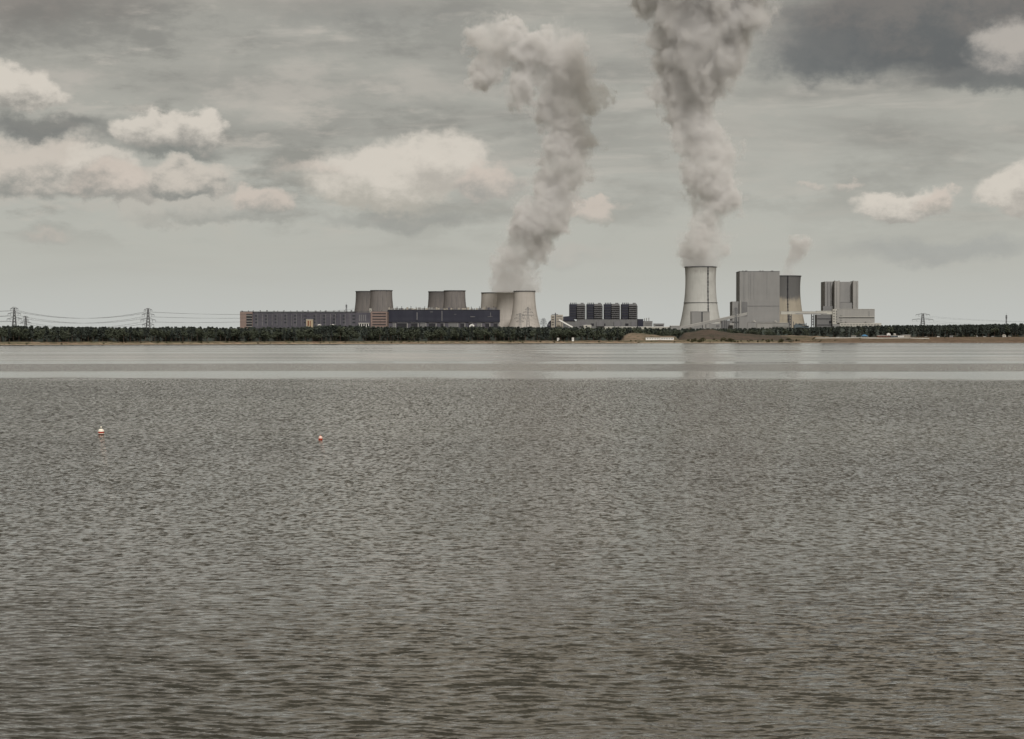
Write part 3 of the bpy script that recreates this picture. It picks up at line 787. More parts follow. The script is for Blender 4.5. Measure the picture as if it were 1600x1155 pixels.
# bridge conveyor
Yf = 4330
t = bld('conveyor_bridge', Yf, 1255, 'horizontal cream conveyor bridge on dark trestles crossing before the dark topped cooling tower', 'conveyor')
pbox(1219.8, 1300, 487.2, 491.2, Yf, 7).build('gallery', M['offwhite'], t)
pbox(1219.5, 1300.2, 486.6, 487.1, Yf, 8, dy=-.5).build('roof', M['roofpale'], t)
pbox(1243, 1292, 489.0, 491.3, Yf, .5, dy=-.6).build('side_sheet', M['palegrey'], t)
for (a, c_) in ((1232.8, 1236.0), (1267.6, 1271.3)):
    for cx, wv in ((a, 1.0), (c_, .9)):
        pbox(cx, cx + wv, 491.3, GB, Yf, 4, dy=1.5).build('trestle_leg', M['steel'], t)
    br = MB()
    for k_ in range(4):
        br.bar(at(a + .5, 493 + k_ * 4, Yf + 2.6), at(c_ + .5, 497 + k_ * 4, Yf + 2.6), .5)
        br.bar(at(c_ + .5, 493 + k_ * 4, Yf + 3.4), at(a + .5, 497 + k_ * 4, Yf + 3.4), .5)
    br.build('bracing', M['steel'], t)

# M: boiler house 2
Y = 4550
t = bld('boiler_house', Y, 1320, 'grey boiler house with two pale stair towers and a recessed middle bay')
pbox(1288.8, 1303.6, 440.0, GB, Y, 60, dy=14).build('left_wing', M['midgrey'], t)
pbox(1303.9, 1311.9, 439.2, GB, Y, 26, dy=-6).build('stair_tower', M['palegrey'], t)
pbox(1332.8, 1340.9, 439.2, GB, Y, 40, dy=-6).build('stair_tower', M['palegrey'], t)
pbox(1312.2, 1332.5, 440.4, 472.6, Y, 40, dy=12).build('recessed_bay', M['midgrey'], t)
pbox(1312.2, 1332.5, 472.9, GB, Y, 46, dy=0).build('front_bay', M['midgrey'], t)
for cx in (1303.7, 1310.4, 1332.4): pbox(cx, cx + 1.4, 438.6, 439.1, Y, 4, dy=-4).build('roof_vent', M['steel'], t)
for cx in (1293, 1297.5, 1301): pbox(cx, cx + .4, 441, 480, Y, .8, dy=13.1).build('downpipe', M['steel'], t)
for cx in (1307, 1338): pbox(cx, cx + .5, 441, 480, Y, .8, dy=-6.9).build('downpipe', M['midgrey'], t)
pbox(1285.9, 1303.6, 478.6, GB, Y, 30, dy=6).build('lower_step', M['dimgrey'], t)
t = bld('bunker_building', 4420, 1288, 'dark grey block carrying the right end of the cream conveyor bridge')
pbox(1276.2, 1299.4, 491.6, GB, 4420, 30).build('wall', M['darkgrey'], t)
pbox(1276.2, 1300.4, 485.8, 487.6, 4420, 12, dy=0).build('roof', M['offwhite'], t)
for k_ in (497.8, 507.4): pbox(1277, 1299.4, k_, k_ + .9, 4420, .7, dy=-.8).build('window_band', M['dark'], t)
pbox(1295.8, 1299.2, 501.5, 504.5, 4420, 2, dy=-2.2).build('duct', M['dark'], t)
t = bld('turbine_hall', 4440, 1340, 'wide pale turbine hall with dark window band below the twin stair towers')
pbox(1308.2, 1366.6, 483.4, 504.6, 4440, 60).build('wall', M['palegrey'], t)
pbox(1308.0, 1366.9, 482.8, 483.3, 4440, 61, dy=-.5).build('parapet', M['roofpale'], t)
pbox(1311.0, 1366.2, 495.9, 496.9, 4440, .8, dy=-.9).build('window_band', M['glass'], t)
pbox(1311.0, 1366.2, 495.0, 495.8, 4440, 1.2, dy=-1.3).build('ledge', M['offwhite'], t)
pbox(1312, 1377.2, 504.9, GB, 4440, 50, dy=-12).build('lower_storey', M['offwhite'], t)
for cx in (1320.5, 1351.5): pbox(cx, cx + 1.5, 503.0, 504.2, 4440, .8, dy=-.9).build('vent', M['dark'], t)
for k_ in range(4): pbox(1312.5, 1315.5 + k_ % 2, 493.2 + k_ * 3.4, 493.9 + k_ * 3.4, 4440, .7, dy=-1.0).build('vent', M['darkgrey'], t)
for k_ in range(13): pbox(1314 + k_ * 4.7, 1317 + k_ * 4.7, 507, 508, 4428, .6, dy=-.7).build('window', M['darkgrey'], t)
pbox(1357.5, 1358.2, 486, 495, 4440, .7, dy=-.8).build('downpipe', M['greyrib'], t)
t = bld('lift_tower', 4410, 1305, 'cream lift tower with rows of dark openings at the turbine hall corner', 'tower')
pbox(1300.8, 1307.9, 483.3, 506.2, 4410, 12).build('wall', M['offwhite'], t)
pbox(1300.9, 1311.6, 506.5, GB, 4410, 12).build('foot', M['midgrey'], t)
for k_ in range(5):
    pbox(1302.2, 1304.0, 485.4 + k_ * 4.1, 486.8 + k_ * 4.1, 4410, .6, dy=-.7).build('window', M['dark'], t)
    pbox(1306.2, 1307.6, 485.4 + k_ * 4.1, 488.2 + k_ * 4.1, 4410, .6, dy=-.7).build('opening', M['darkgrey'], t)

# ------------------------------------------------------------------ pylons, masts and lines
def pylon(px, top, Y, arms, label, leg=.42, base=9.0, topw=1.6, group='high voltage pylons', bottom=None):
    """arms = [(py, half width px)]"""
    x0 = X(px, Y); zb = G(x0, Y) - .5; zt = Z(top, Y)
    if bottom is not None: zb = bottom
    t = thing('lattice_pylon', (x0, Y, zb), label, 'pylon', group)
    H = zt - zb; wd = lambda z: base * .5 * (1 - (z - zb) / H) ** 1.15 + topw * .5
    mb = MB(); n = 11
    zs = [zb + H * (1 - (1 - i / n) ** 1.25) for i in range(n + 1)]
    cs = ((-1, -1), (1, -1), (1, 1), (-1, 1))
    for i in range(n):
        a, b_ = wd(zs[i]), wd(zs[i + 1])
        for j in range(4):
            p, q = cs[j], cs[(j + 1) % 4]
            mb.bar((x0 + p[0] * a, Y + p[1] * a, zs[i]), (x0 + p[0] * b_, Y + p[1] * b_, zs[i + 1]), leg)
            mb.bar((x0 + p[0] * a, Y + p[1] * a, zs[i]), (x0 + q[0] * b_, Y + q[1] * b_, zs[i + 1]), leg * .55)
            mb.bar((x0 + q[0] * a, Y + q[1] * a, zs[i]), (x0 + p[0] * b_, Y + p[1] * b_, zs[i + 1]), leg * .55)
    mb.build('mast', M['galv'], t)
    tips = []
    for (py, hwp) in arms:
        z = Z(py, Y); hw_ = hwp * Y / F; a = wd(z); am = MB()
        for sg in (-1, 1):
            for yy in (-a, a):
                am.bar((x0 + sg * a, Y + yy, z), (x0 + sg * hw_, Y, z), leg * .7)
                am.bar((x0 + sg * a, Y + yy, z + 3.2), (x0 + sg * hw_, Y, z + .2), leg * .6)
            am.bar((x0 + sg * (a + hw_) * .5, Y, z), (x0 + sg * (a + hw_) * .5, Y, z + 1.7), leg * .4)
        o = am.build('cross_arm', M['galv'], t)
        for sg in (-1, 1):
            for fr in (1.0, .6):
                xx = x0 + sg * hw_ * fr
                MB().tube([(xx, Y, z), (xx, Y, z - 3.2)], .22, 6).build('insulator', M['steel'], o)
                tips.append((xx, Y, z - 3.2))
    return t, tips
def wires(tA, tB, label, sag=9.0, r=.11):
    a0 = Vector(tA[0])
    t = thing('power_line', a0, label, 'power line', 'power lines between the pylons')
    for a, b_ in zip(tA, tB):
        a, b_ = Vector(a), Vector(b_); pts = []
        for i in range(15):
            k_ = i / 14; p = a.lerp(b_, k_); p.z -= sag * 4 * k_ * (1 - k_); pts.append(p)
        MB().tube(pts, r, 4).build('wire', M['wire'], t)
    return t
armsA = [(482.6, 6.0), (490.5, 10.0), (498.7, 11.5)]
p1, t1 = pylon(22.5, 480.8, 3500, armsA, 'big lattice pylon with three cross arms nearest the left edge of the photo')
p2, t2 = pylon(40.3, 494.2, 4800, [(495.6, 4.0), (500.5, 4.6), (504.3, 8.2)], 'smaller distant pylon just right of the big one at the left edge', leg=.5)
p3, t3 = pylon(231.5, 482.0, 3500, [(484.6, 6.2), (492.0, 9.5), (500.2, 11.6), (507.8, 9.0)], 'lattice pylon with four cross arms alone above the wood left of the long hall')
p4, t4 = pylon(1441.8, 490.0, 4400, [(492.0, 10.8), (499.5, 16.5)], 'wide armed pylon above the wood right of the pale turbine hall', topw=3.2, base=11)
p5, t5 = pylon(849.3, 497.8, 4400, [(499.5, 3.2), (503.0, 4.4), (506.4, 5.4)], 'small pylon between the pale cooling towers and the beige crusher house', leg=.4, base=6)
p6, t6 = pylon(825.0, 480.0, 4350, [(483.4, 4.5), (488.2, 7.5), (493.2, 9.0)], 'lattice pylon standing in front of the pale cooling tower', leg=.38)
p7, t7 = pylon(1149.6, 481.2, 4150, [(483.0, 3.0), (487.6, 4.8), (492.4, 5.4)], 'slim lattice pylon before the stair wing of the tall grey boiler house', leg=.36, base=7)
p8, t8 = pylon(812.5, 489.5, 4330, [(492.0, 6.0), (497.2, 8.5), (502.6, 6.0)], 'low switchyard pylon before the pale cooling towers, left of the taller one', leg=.36, base=7)
left_off = [(x - 420, y - 200, z + 2) for x, y, z in t1]
wires(t1, left_off, 'thin power line leaving the photo on the left from the big pylon', 7)
wires([t1[i] for i in range(12)], [t3[i] for i in range(12)], 'sagging power line between the two big pylons left of the long hall', 12)
wires([t3[i] for i in (0, 2, 4, 6, 8, 10)], [tuple(at(px, py, 4480)) for px, py in ((560, 482), (560, 483), (562, 486), (560, 486.5), (562, 489), (560, 489.5))], 'power line running from the four armed pylon to the long hall', 8, .12)
wires([t6[i] for i in (0, 2, 4, 6, 8, 10)], [t5[i] for i in (0, 2, 4, 6, 8, 10)], 'thin power line beside the pale cooling towers', 4)
wires([t4[i] for i in (0, 2, 4, 6)], [(x + 520, y - 300, z + 1) for x, y, z in [t4[i] for i in (0, 2, 4, 6)]], 'thin power line leading right from the wide armed pylon', 14, .09)

def mast(px, top, bot, Y, label, wide, plates=0):
    x0 = X(px, Y); zb, zt = Z(bot, Y), Z(top, Y)
    t = thing('radio_mast', (x0, Y, zb), label, 'mast'); mb = MB(); n = 8
    for i in range(n):
        a, b_ = wide * (1 - .5 * i / n), wide * (1 - .5 * (i + 1) / n); z0, z1 = zb + (zt - zb) * i / n, zb + (zt - zb) * (i + 1) / n
        for s_ in (-1, 1):
            for q in (-1, 1):
                mb.bar((x0 + s_ * a, Y + q * a, z0), (x0 + s_ * b_, Y + q * b_, z1), .22)
            mb.bar((x0 + s_ * a, Y - a, z0), (x0 - s_ * b_, Y - b_, z1), .16)
        mb.bar((x0 - a, Y - a, z0), (x0 + a, Y - a, z0), .18)
    mb.build('lattice', M['steel'], t)
    for k_ in range(plates):
        z0 = zt - 1 - k_ * 3.4
        MB().box(x0 - wide * 1.25, x0 + wide * 1.25, Y - wide, Y + wide, z0 - 1.6, z0).build('antenna_panel', M['steel'], t)
    MB().tube([(x0, Y, zt), (x0, Y, zt + 4)], .14, 5).build('rod', M['steel'], t)
mast(541.3, 475.8, 487.4, 4380, 'short dark lattice mast standing on the roof of the long hall', 1.5, 2)
mast(1572.3, 492.5, 528, 3900, 'thin radio mast with antenna cluster above the wood at the right edge', 1.3, 2)

# ------------------------------------------------------------------ shore buildings, vehicles and other small things
def hut(px0, px1, top, Y, label, wall='white', roof='roofpale', name='cabin', cat='cabin', depth=5, gable=False, group=None, windows=2):
    x0, x1 = X(px0, Y), X(px1, Y); gz_ = G((x0 + x1) / 2, Y); zt = Z(top, Y)
    if zt < gz_ + 2: zt = gz_ + 2.4
    t = thing(name, ((x0 + x1) / 2, Y, gz_), label, cat, group)
    MB().box(x0, x1, Y, Y + depth, gz_ - 1, zt).build('wall', M[wall], t)
    if gable:
        MB().prism([(x0 - .4, zt + .01), (x1 + .4, zt + .01), ((x0 + x1) / 2, zt + (x1 - x0) * .28)], Y - .4, Y + depth + .4).build('roof', M[roof], t)
    else: MB().box(x0 - .35, x1 + .35, Y - .5, Y + depth + .4, zt + .01, zt + .35).build('roof', M[roof], t)
    w_ = (x1 - x0) / (windows * 2 + 1)
    for k_ in range(windows):
        MB().box(x0 + w_ * (2 * k_ + 1), x0 + w_ * (2 * k_ + 2), Y - .06, Y + .02, gz_ + (zt - gz_) * .45, gz_ + (zt - gz_) * .72).build('window', M['glass'], t)
    return t
hut(870.5, 873.8, 528.2, 3120, 'tiny white cabin at the edge of the wood below the crusher house')
hut(893.6, 896.8, 527.6, 3120, 'tall narrow white shed at the wood edge below the boiler blocks', depth=4, windows=1)
YL = 3200
hut(1009.0, 1030.6, 527.6, YL, 'left half of the low white clubhouse pair below the sandy slope', name='clubhouse', cat='clubhouse', roof='beige', depth=9, windows=5, group='low white clubhouses')
hut(1031.6, 1052.8, 527.4, YL, 'right half of the low white clubhouse pair, nearer the bare spoil heap', name='clubhouse', cat='clubhouse', roof='beige', depth=9, windows=5, group='low white clubhouses')
YR = 3500
hut(1371.0, 1391.5, 524.3, YR, 'brown red beach building with pale flat roof before the dark wood', 'redwall', 'white', 'beach_building', 'beach building', 9, windows=4)
hut(1392.0, 1408, 524.8, YR - 4, 'blue grey beach kiosk between brown red building and white hut', 'greenish', 'white', 'kiosk', 'kiosk', 8, windows=3)
hut(1410, 1422.5, 523.6, YR, 'pale framed beach pavilion at the right end of the beach buildings', 'beige', 'white', 'pavilion', 'pavilion', 8, windows=4)
hut(1386, 1391.5, 522.0, YR + 22, 'small white gabled hut behind the brown red beach building', gable=True, roof='white', windows=1)
hut(1396.5, 1400, 522.2, YR + 24, 'tiny pale gabled hut behind the blue grey kiosk', 'beige', 'white', gable=True, windows=1)
hut(1403.5, 1412.0, 526.3, YR - 14, 'bright white low hut on the promenade between kiosk and pavilion', 'white', 'white', windows=2)
hut(1330.5, 1337.8, 524.6, YR, 'grey open sided shelter left of the blue tent', 'palegrey', 'beige', 'shelter', 'shelter', 6, windows=2)
hut(1566.5, 1572.0, 524.0, 3560, 'small cream gabled cabin at the dark wood near the right edge', 'offwhite', 'beige', gable=True, windows=1)
hut(1484, 1492, 524.4, 3580, 'dull grey shed in front of the wood right of the wide armed pylon', 'midgrey', 'greyrib', 'shed', 'shed', 6, windows=2)
# blue tent
x0, x1 = X(1345.8, YR), X(1356, YR); gz_ = G((x0 + x1) / 2, YR)
t = thing('party_tent', ((x0 + x1) / 2, YR, gz_), 'blue peaked tent on the right shore before the dark wood', 'tent')
mb = MB(); cx = (x0 + x1) / 2; n = len(mb.v)
z1_ = gz_ + 2.3; z2_ = Z(522.8, YR)
mb.v += [(x0, YR - 4, z1_), (x1, YR - 4, z1_), (x1, YR + 4, z1_), (x0, YR + 4, z1_), (cx - 1.5, YR, z2_), (cx + 1.5, YR, z2_)]
mb.f += [(0, 1, 5, 4), (1, 2, 5), (2, 3, 4, 5), (3, 0, 4), (3, 2, 1, 0)]
mb.build('canopy', M['blue'], t)
for a in (x0 + .1, cx, x1 - .1):
    for b_ in (YR - 3.8, YR + 3.8): MB().tube([(a, b_, gz_ - .3), (a, b_, z1_)], .1, 6).build('pole', M['white'], t)
# promenade wall
t = MB()
for i in range(48):
    xa, xb = X(1262 + i * 4, 3385), X(1266 + i * 4, 3385)
    ya, yb = float(shore(xa)) + 72, float(shore(xb)) + 72
    ga, gb = G(xa, ya), G(xb, yb)
    t.quadbox([(xa, ya, ga - 1), (xb, yb, gb - 1), (xb, yb + .8, gb - 1), (xa, ya + .8, ga - 1),
               (xa, ya, ga + 1.3), (xb, yb, gb + 1.3), (xb, yb + .8, gb + 1.3), (xa, ya + .8, ga + 1.3)])
tag(t.build('promenade_wall', M['offwhite']), 'long thin pale promenade wall on the right bank below the beach buildings', 'wall')

def van(px, Y, label, col, length=6.0, high=2.7, group='vehicles parked along the right wood'):
    x = X(px, Y); gz_ = G(x, Y) + .05
    t = thing('camper_van', (x, Y, gz_), label, 'van', group); L = length / 2
    ring_ = [(x - L, gz_ + .5), (x + L, gz_ + .5), (x + L, gz_ + 1.35), (x + L - .75, gz_ + 1.55), (x + L - 1.5, gz_ + high - .15), (x + L - 1.9, gz_ + high), (x - L + .15, gz_ + high), (x - L, gz_ + high - .2)]
    MB().prism(ring_, Y - 1.05, Y + 1.05).build('body', M[col], t)
    MB().prism([(x + L - .95, gz_ + 1.6), (x + L - 1.5, gz_ + high - .45), (x + L - 2.3, gz_ + high - .45), (x + L - 2.3, gz_ + 1.6)], Y - 1.08, Y + 1.08).build('cab_window', M['glass'], t)
    MB().box(x - L + 1.0, x - L + 2.4, Y - 1.08, Y + 1.08, gz_ + 1.5, gz_ + 2.1).build('side_window', M['glass'], t)
    for wx_ in (x - L + 1.1, x + L - 1.2):
        for yy in (-1.0, 1.0):
            MB().tube([(wx_, Y + yy - .12, gz_ + .38), (wx_, Y + yy + .12, gz_ + .38)], .38, 14).build('wheel', M['rubber'], t)
van(1525, 3560, 'largest white camper van parked at the wood on the right shore', 'white', 6.6, 3.1)
van(1538.5, 3560, 'cream van parked right of the largest white camper van', 'offwhite', 4.6, 2.0)
van(1466, 3520, 'small white van alone right of the promenade end', 'white', 4.2, 1.9)
van(1577.5, 3565, 'beige van parked right of the cream gabled cabin', 'beige', 4.8, 2.2)
van(1551, 3570, 'grey van half hidden in shrubs between white camper and cream cabin', 'midgrey', 4.8, 2.0)
van(1447, 3520, 'grey van parked at the end of the long promenade wall', 'palegrey', 4.6, 1.9)
# small boat drawn up on the beach
def boat(px, Y, label):
    x = X(px, Y); z = max(G(x, Y), 0) + .1
    t = thing('rowing_boat', (x, Y, z), label, 'boat')
    mb = MB(); n = 9; rows = []
    for i in range(n):
        k_ = i / (n - 1) * 2 - 1; wv = .85 * (1 - abs(k_) ** 2.6); zz = z + .75 + .25 * k_ * k_
        rows.append([(x + k_ * 2.4, Y - wv, zz), (x + k_ * 2.2, Y - wv * .55, z + .15), (x + k_ * 2.2, Y + wv * .55, z + .15), (x + k_ * 2.4, Y + wv, zz)])
    mb.v = [p for r_ in rows for p in r_]
    for i in range(n - 1):
        for j in range(3): a = i * 4 + j; mb.f.append((a, a + 1, a + 5, a + 4))
    o = mb.build('hull', M['white'], t); sm = o.modifiers.new('s', 'SOLIDIFY'); sm.thickness = .06
    for k_ in (-.7, .5): MB().box(x + k_ * 1.4 - .15, x + k_ * 1.4 + .15, Y - .62, Y + .62, z + .5, z + .55).build('bench', M['beige'], t)
boat(1309, 3345, 'small white boat drawn up on the beach below the grey shelter')
t = thing('boat_ramp', (X(1355, 3380), 3380, 1), 'pale concrete boat ramp sloping to the water on the right shore', 'ramp')
a, b_ = at(1342, 533.0, 3395), at(1372, 535.4, 3372)
MB().quadbox([(a.x, 3370, G(a.x, 3370) - .8), (b_.x, 3366, G(b_.x, 3366) - .8), (b_.x, 3372, G(b_.x, 3372) - .5), (a.x, 3400, G(a.x, 3400) - .5),
              (a.x, 3370, G(a.x, 3370) + .35), (b_.x, 3366, G(b_.x, 3366) + .35), (b_.x, 3372, G(b_.x, 3372) + .4), (a.x, 3400, G(a.x, 3400) + .45)]).build('slab', M['palegrey'], t)
for k_ in (0, 1):
    MB().bar((a.x + k_ * 8, 3382, G(a.x + k_ * 8, 3382)), (a.x + k_ * 8, 3382, G(a.x + k_ * 8, 3382) + 1.6), .15).build('mooring_post', M['steel'], t)

# ------------------------------------------------------------------ buoys
def sph(c, R0, z0, z1, k=32, n=10, grow=1.0):
    zs = np.linspace(z0, z1, n); return [(math.sqrt(max(R0 * R0 - (z - c) ** 2, 1e-6)) * grow, float(z)) for z in zs]
mbuoy_w, g, b, ob = base_mat('buoy_white'); n_ = noise(g, ob, 9, 5)
g.links.new(mix(g, n_.step(.45, .7) * .3, (.86, .82, .70, 1), (.6, .5, .34, 1)), b.inputs['Base Color']); b.inputs['Roughness'].default_value = .35
mbuoy_r, g, b, ob = base_mat('buoy_red'); n_ = noise(g, ob, 9, 5)
g.links.new(mix(g, n_.step(.4, .7) * .5, (.42, .035, .012, 1), (.2, .03, .01, 1)), b.inputs['Base Color']); b.inputs['Roughness'].default_value = .35
mbuoy_p = plain('buoy_faded_pink', (.84, .60, .50), .3, 9, .4)
mbuoy_d = plain('buoy_wet_foot', (.07, .02, .012), .3, 8, .3)
def buoy(px, wl, R0, label, two):
    Yb = 32000.0 / (wl - 526); x = X(px, Yb)
    t = thing('mooring_buoy', (x, Yb, 0), label, 'buoy', 'buoys on the lake'); c = (x, Yb)
    zc = R0 * .95
    if two:
        MB().lathe(c, sph(zc, R0, zc + R0 * .02, zc + R0 * .995)).build('dome', mbuoy_w, t, True)
        MB().lathe(c, sph(zc, R0, zc - R0 * .5, zc + R0 * .02)).build('red_band', mbuoy_r, t, True)
        MB().lathe(c, [(R0 * .9, zc - R0 * .68), (R0 * 1.08, zc - R0 * .66), (R0 * 1.1, zc - R0 * .53), (R0 * .95, zc - R0 * .5)]).build('fender_ring', mbuoy_w, t, True)
        MB().lathe(c, [(R0 * .5, -.35), (R0 * .85, -.15), (R0 * .93, 0.02), (R0 * .9, zc - R0 * .68)]).build('foot', mbuoy_d, t, True)
        MB().tube([(x, Yb, zc + R0 * .95), (x, Yb, zc + R0 * 1.25)], .025, 8).build('stem', M['steel'], t)
        MB().lathe(c, sph(zc + R0 * 1.5, R0 * .27, zc + R0 * 1.235, zc + R0 * 1.765, n=8), 16).build('topmark', mbuoy_w, t, True)
    else:
        MB().lathe(c, sph(zc, R0, zc - R0 * .25, zc + R0 * .995)).build('dome', mbuoy_p, t, True)
        MB().lathe(c, [(R0 * .5, -.2), (R0 * .95, .0), (R0 * 1.02, zc - R0 * .5), (R0 * .97, zc - R0 * .25)]).build('red_band', mbuoy_r, t, True)
        MB().lathe(c, [(R0 * .10, zc + R0 * .95), (R0 * .22, zc + R0 * 1.15), (R0 * .1, zc + R0 * 1.4)], 12).build('lifting_eye', mbuoy_r, t, True)
    return t
buoy(157.5, 679.2, .31, 'larger white and red banded ball buoy with a topmark floating at left', True)
buoy(500.5, 687.6, .20, 'smaller pale pink buoy with a red foot floating right of the larger one', False)

# ------------------------------------------------------------------ vegetation
def crown_mesh(name, kind, seed, n, size, m):
    r = np.random.RandomState(seed); P, Fc = [], []
    lobes = []
    if kind == 'broad':
        for _ in range(7): lobes.append((r.normal(0, .17), r.normal(0, .17), r.uniform(.42, .86), r.uniform(.13, .22)))
    for i in range(n):
        if kind == 'pine':
            h = r.uniform(.22, 1.0) ** .8; rad = .20 * (1.06 - h) ** .62 * (1 + .25 * math.sin(h * 23 + seed)); a = r.uniform(0, 6.283); q = rad * math.sqrt(r.uniform(.2, 1))
            c = np.array([q * math.cos(a), q * math.sin(a), h])
        elif kind == 'broad':
            l = lobes[r.randint(7)]; d = r.normal(0, 1, 3); d /= np.linalg.norm(d); q = l[3] * r.uniform(.55, 1.08)
            c = np.array([l[0], l[1], l[2]]) + d * q * np.array([1, 1, .8])
        else:
            d = r.normal(0, 1, 3); d /= np.linalg.norm(d); c = np.array([0, 0, .42]) + d * r.uniform(.3, .55) * np.array([1.2, 1.0, .85]); c[2] = max(c[2], .02)
        d = r.normal(0, 1, 3); d[2] += .9; d /= np.linalg.norm(d)
        u = np.cross(d, r.normal(0, 1, 3)); u /= np.linalg.norm(u); v = np.cross(d, u); s = size * r.uniform(.6, 1.35)
        k = len(P); P += [c - u * s, c + v * s * .8, c + u * s, c - v * s * .8 - d * s * .4]; Fc.append((k, k + 1, k + 2, k + 3))
    me = bpy.data.meshes.new(name); me.from_pydata([tuple(p) for p in P], [], Fc); me.update(); me.materials.append(m)
    return me
pines = [crown_mesh('pine_crown', 'pine', i, 190, .055, M['pine']) for i in range(6)]
broads = [crown_mesh('leafy_crown', 'broad', 20 + i, 240, .055, M['leaf']) for i in range(6)]
bushes = [crown_mesh('bush_crown', 'bush', 40 + i, 150, .13, M['scrub']) for i in range(4)]
def trunk_mesh(seed, top):
    r = random.Random(seed); mb = MB()
    mb.tube([(0, 0, -.05), (r.uniform(-.01, .01), 0, top * .5), (r.uniform(-.02, .02), 0, top)], [.02, .014, .005], 6)
    for k_ in range(5):
        h = top * r.uniform(.4, .9); a = r.uniform(0, 6.28); mb.tube([(0, 0, h), (.12 * math.cos(a), .12 * math.sin(a), h + .08)], [.007, .003], 4)
    me = bpy.data.meshes.new('trunk'); me.from_pydata(mb.v, [], mb.f); me.update(); me.materials.append(M['trunk']); return me
ptr = [trunk_mesh(i, .85) for i in range(3)]; btr = [trunk_mesh(10 + i, .7) for i in range(3)]

SKYL = ([0, 50, 100, 200, 240, 270, 375, 450, 490, 520, 545, 600, 700, 860, 1000, 1030, 1060, 1165, 1210, 1240, 1300, 1400, 1500, 1600],
        [509.5, 510, 511, 511.6, 512, 510.6, 511.8, 511.5, 510, 508.2, 509, 511, 510.6, 511.3, 511.6, 512.6, 513.6, 513.2, 511.0, 512.2, 510.6, 508.6, 507.4, 506])
def skyline(px): return np.interp(px, *SKYL)
def woodY(px): return np.interp(px, [-200, 0, 400, 800, 960, 1000, 1240, 1300, 1800], [2480, 2560, 2745, 3130, 3210, 3400, 3520, 3590, 3650])
zones = [(115, 'in the shore wood at the far left, under the big pylon'), (330, 'in the shore wood around the four armed pylon'), (480, 'in the shore wood below the brick end of the long hall'),
         (610, 'in the shore wood below the left dark tower pair'), (780, 'in the shore wood below the black boiler house'), (860, 'in the shore wood below the pale cooling towers'),
         (1000, 'in the shore wood below the four boiler blocks'), (1140, 'behind the bare spoil heap, below the tallest tower'), (1290, 'in the wood below the horizontal conveyor bridge'),
         (1385, 'in the dark wood below the pale turbine hall'), (1500, 'in the dark wood behind the beach buildings'), (1700, 'in the dark wood near the right edge behind the camper vans')]
def zone(px):
    for z_, s_ in zones:
        if px < z_: return s_
rt = random.Random(11)
NT = 292
for i in range(NT):
    px = -14 + 1628 * (i + rt.uniform(-.4, .4)) / NT
    Yt = float(woodY(px)) + rt.uniform(-8, 16); x = X(px, Yt); gz_ = G(x, Yt) - .3
    if px > 1240: kind = 'pine' if rt.random() < .85 else 'broad'
    else: kind = 'pine' if rt.random() < (.55 if 60 < px < 380 else .35) else 'broad'
    tall = Z(float(skyline(px)), Yt) - gz_
    h = tall * (rt.uniform(.84, 1.02) if kind == 'pine' else rt.uniform(.58, .98))
    root = thing('pine_tree' if kind == 'pine' else 'leafy_tree', (x, Yt, gz_),
                 ('dark upright pine ' if kind == 'pine' else 'rounded green leafy tree ') + zone(px), 'tree', ('pines ' if kind == 'pine' else 'leafy trees ') + zone(px))
    root.scale = (h * rt.uniform(.9, 1.3),) * 2 + (h,) if kind == 'pine' else (h * rt.uniform(.9, 1.25),) * 2 + (h,)
    root.rotation_euler.z = rt.uniform(0, 6.28)
    for nm, me in (('crown', rt.choice(pines if kind == 'pine' else broads)), ('trunk', rt.choice(ptr if kind == 'pine' else btr))):
        o = bpy.data.objects.new(nm, me); o.parent = root; COL.objects.link(o)

def scatter(name, base, places, label, cat):
    """many crowns merged into one mesh (an uncountable wood)"""
    arrs = []
    for me in base:
        a = np.empty(len(me.vertices) * 3, np.float32); me.vertices.foreach_get('co', a); arrs.append(a.reshape(-1, 3))
    out = []
    for (x, y, z, sx, sz, rz, bi, frac) in places:
        a = arrs[bi]; nq = int(len(a) // 4 * frac); a = a[:nq * 4]
        c, s = math.cos(rz), math.sin(rz)
        b_ = np.empty_like(a); b_[:, 0] = (a[:, 0] * c - a[:, 1] * s) * sx + x; b_[:, 1] = (a[:, 0] * s + a[:, 1] * c) * sx + y; b_[:, 2] = a[:, 2] * sz + z
        out.append(b_)
    co = np.concatenate(out); nq = len(co) // 4
    me = bpy.data.meshes.new(name); me.vertices.add(len(co)); me.vertices.foreach_set('co', co.ravel())
    me.loops.add(4 * nq); me.loops.foreach_set('vertex_index', np.arange(4 * nq, dtype=np.int32))
    me.polygons.add(nq); me.polygons.foreach_set('loop_start', np.arange(0, 4 * nq, 4, dtype=np.int32)); me.update(calc_edges=True)
    o = link_mesh(name, me, None); return o
rs = random.Random(3); pl = []
for i in range(3300):
    px = rs.uniform(-260, 1860); row = rs.random()
    Yt = float(woodY(px)) + 18 + row * 130; x = X(px, Yt); gz_ = G(x, Yt) - .3
    tall = Z(float(skyline(px)), Yt) - gz_
    pine = rs.random() < (.8 if px > 1240 else .5)
    h = tall * rs.uniform(.88, 1.02) * (1 if pine else .97)
    pl.append((x, Yt, gz_, h * rs.uniform(1.0, 1.5), h, rs.uniform(0, 6.28), rs.randrange(6) + (0 if pine else 6), .62))
wd_ = scatter('woods', pines + broads, pl, '', '')
wd_.data.materials.append(M['pine']); wd_.data.materials.append(M['leaf'])
mi = np.zeros(len(wd_.data.polygons), np.int32); k0 = 0
for p in pl:
    nq = int((190 if p[6] < 6 else 240) * p[7]); mi[k0:k0 + nq] = 0 if p[6] < 6 else 1; k0 += nq
wd_.data.polygons.foreach_set('material_index', mi)
tag(wd_, 'dense dark wood of pines and leafy trees along the far shore behind its front trees', 'woods', None, 'stuff')
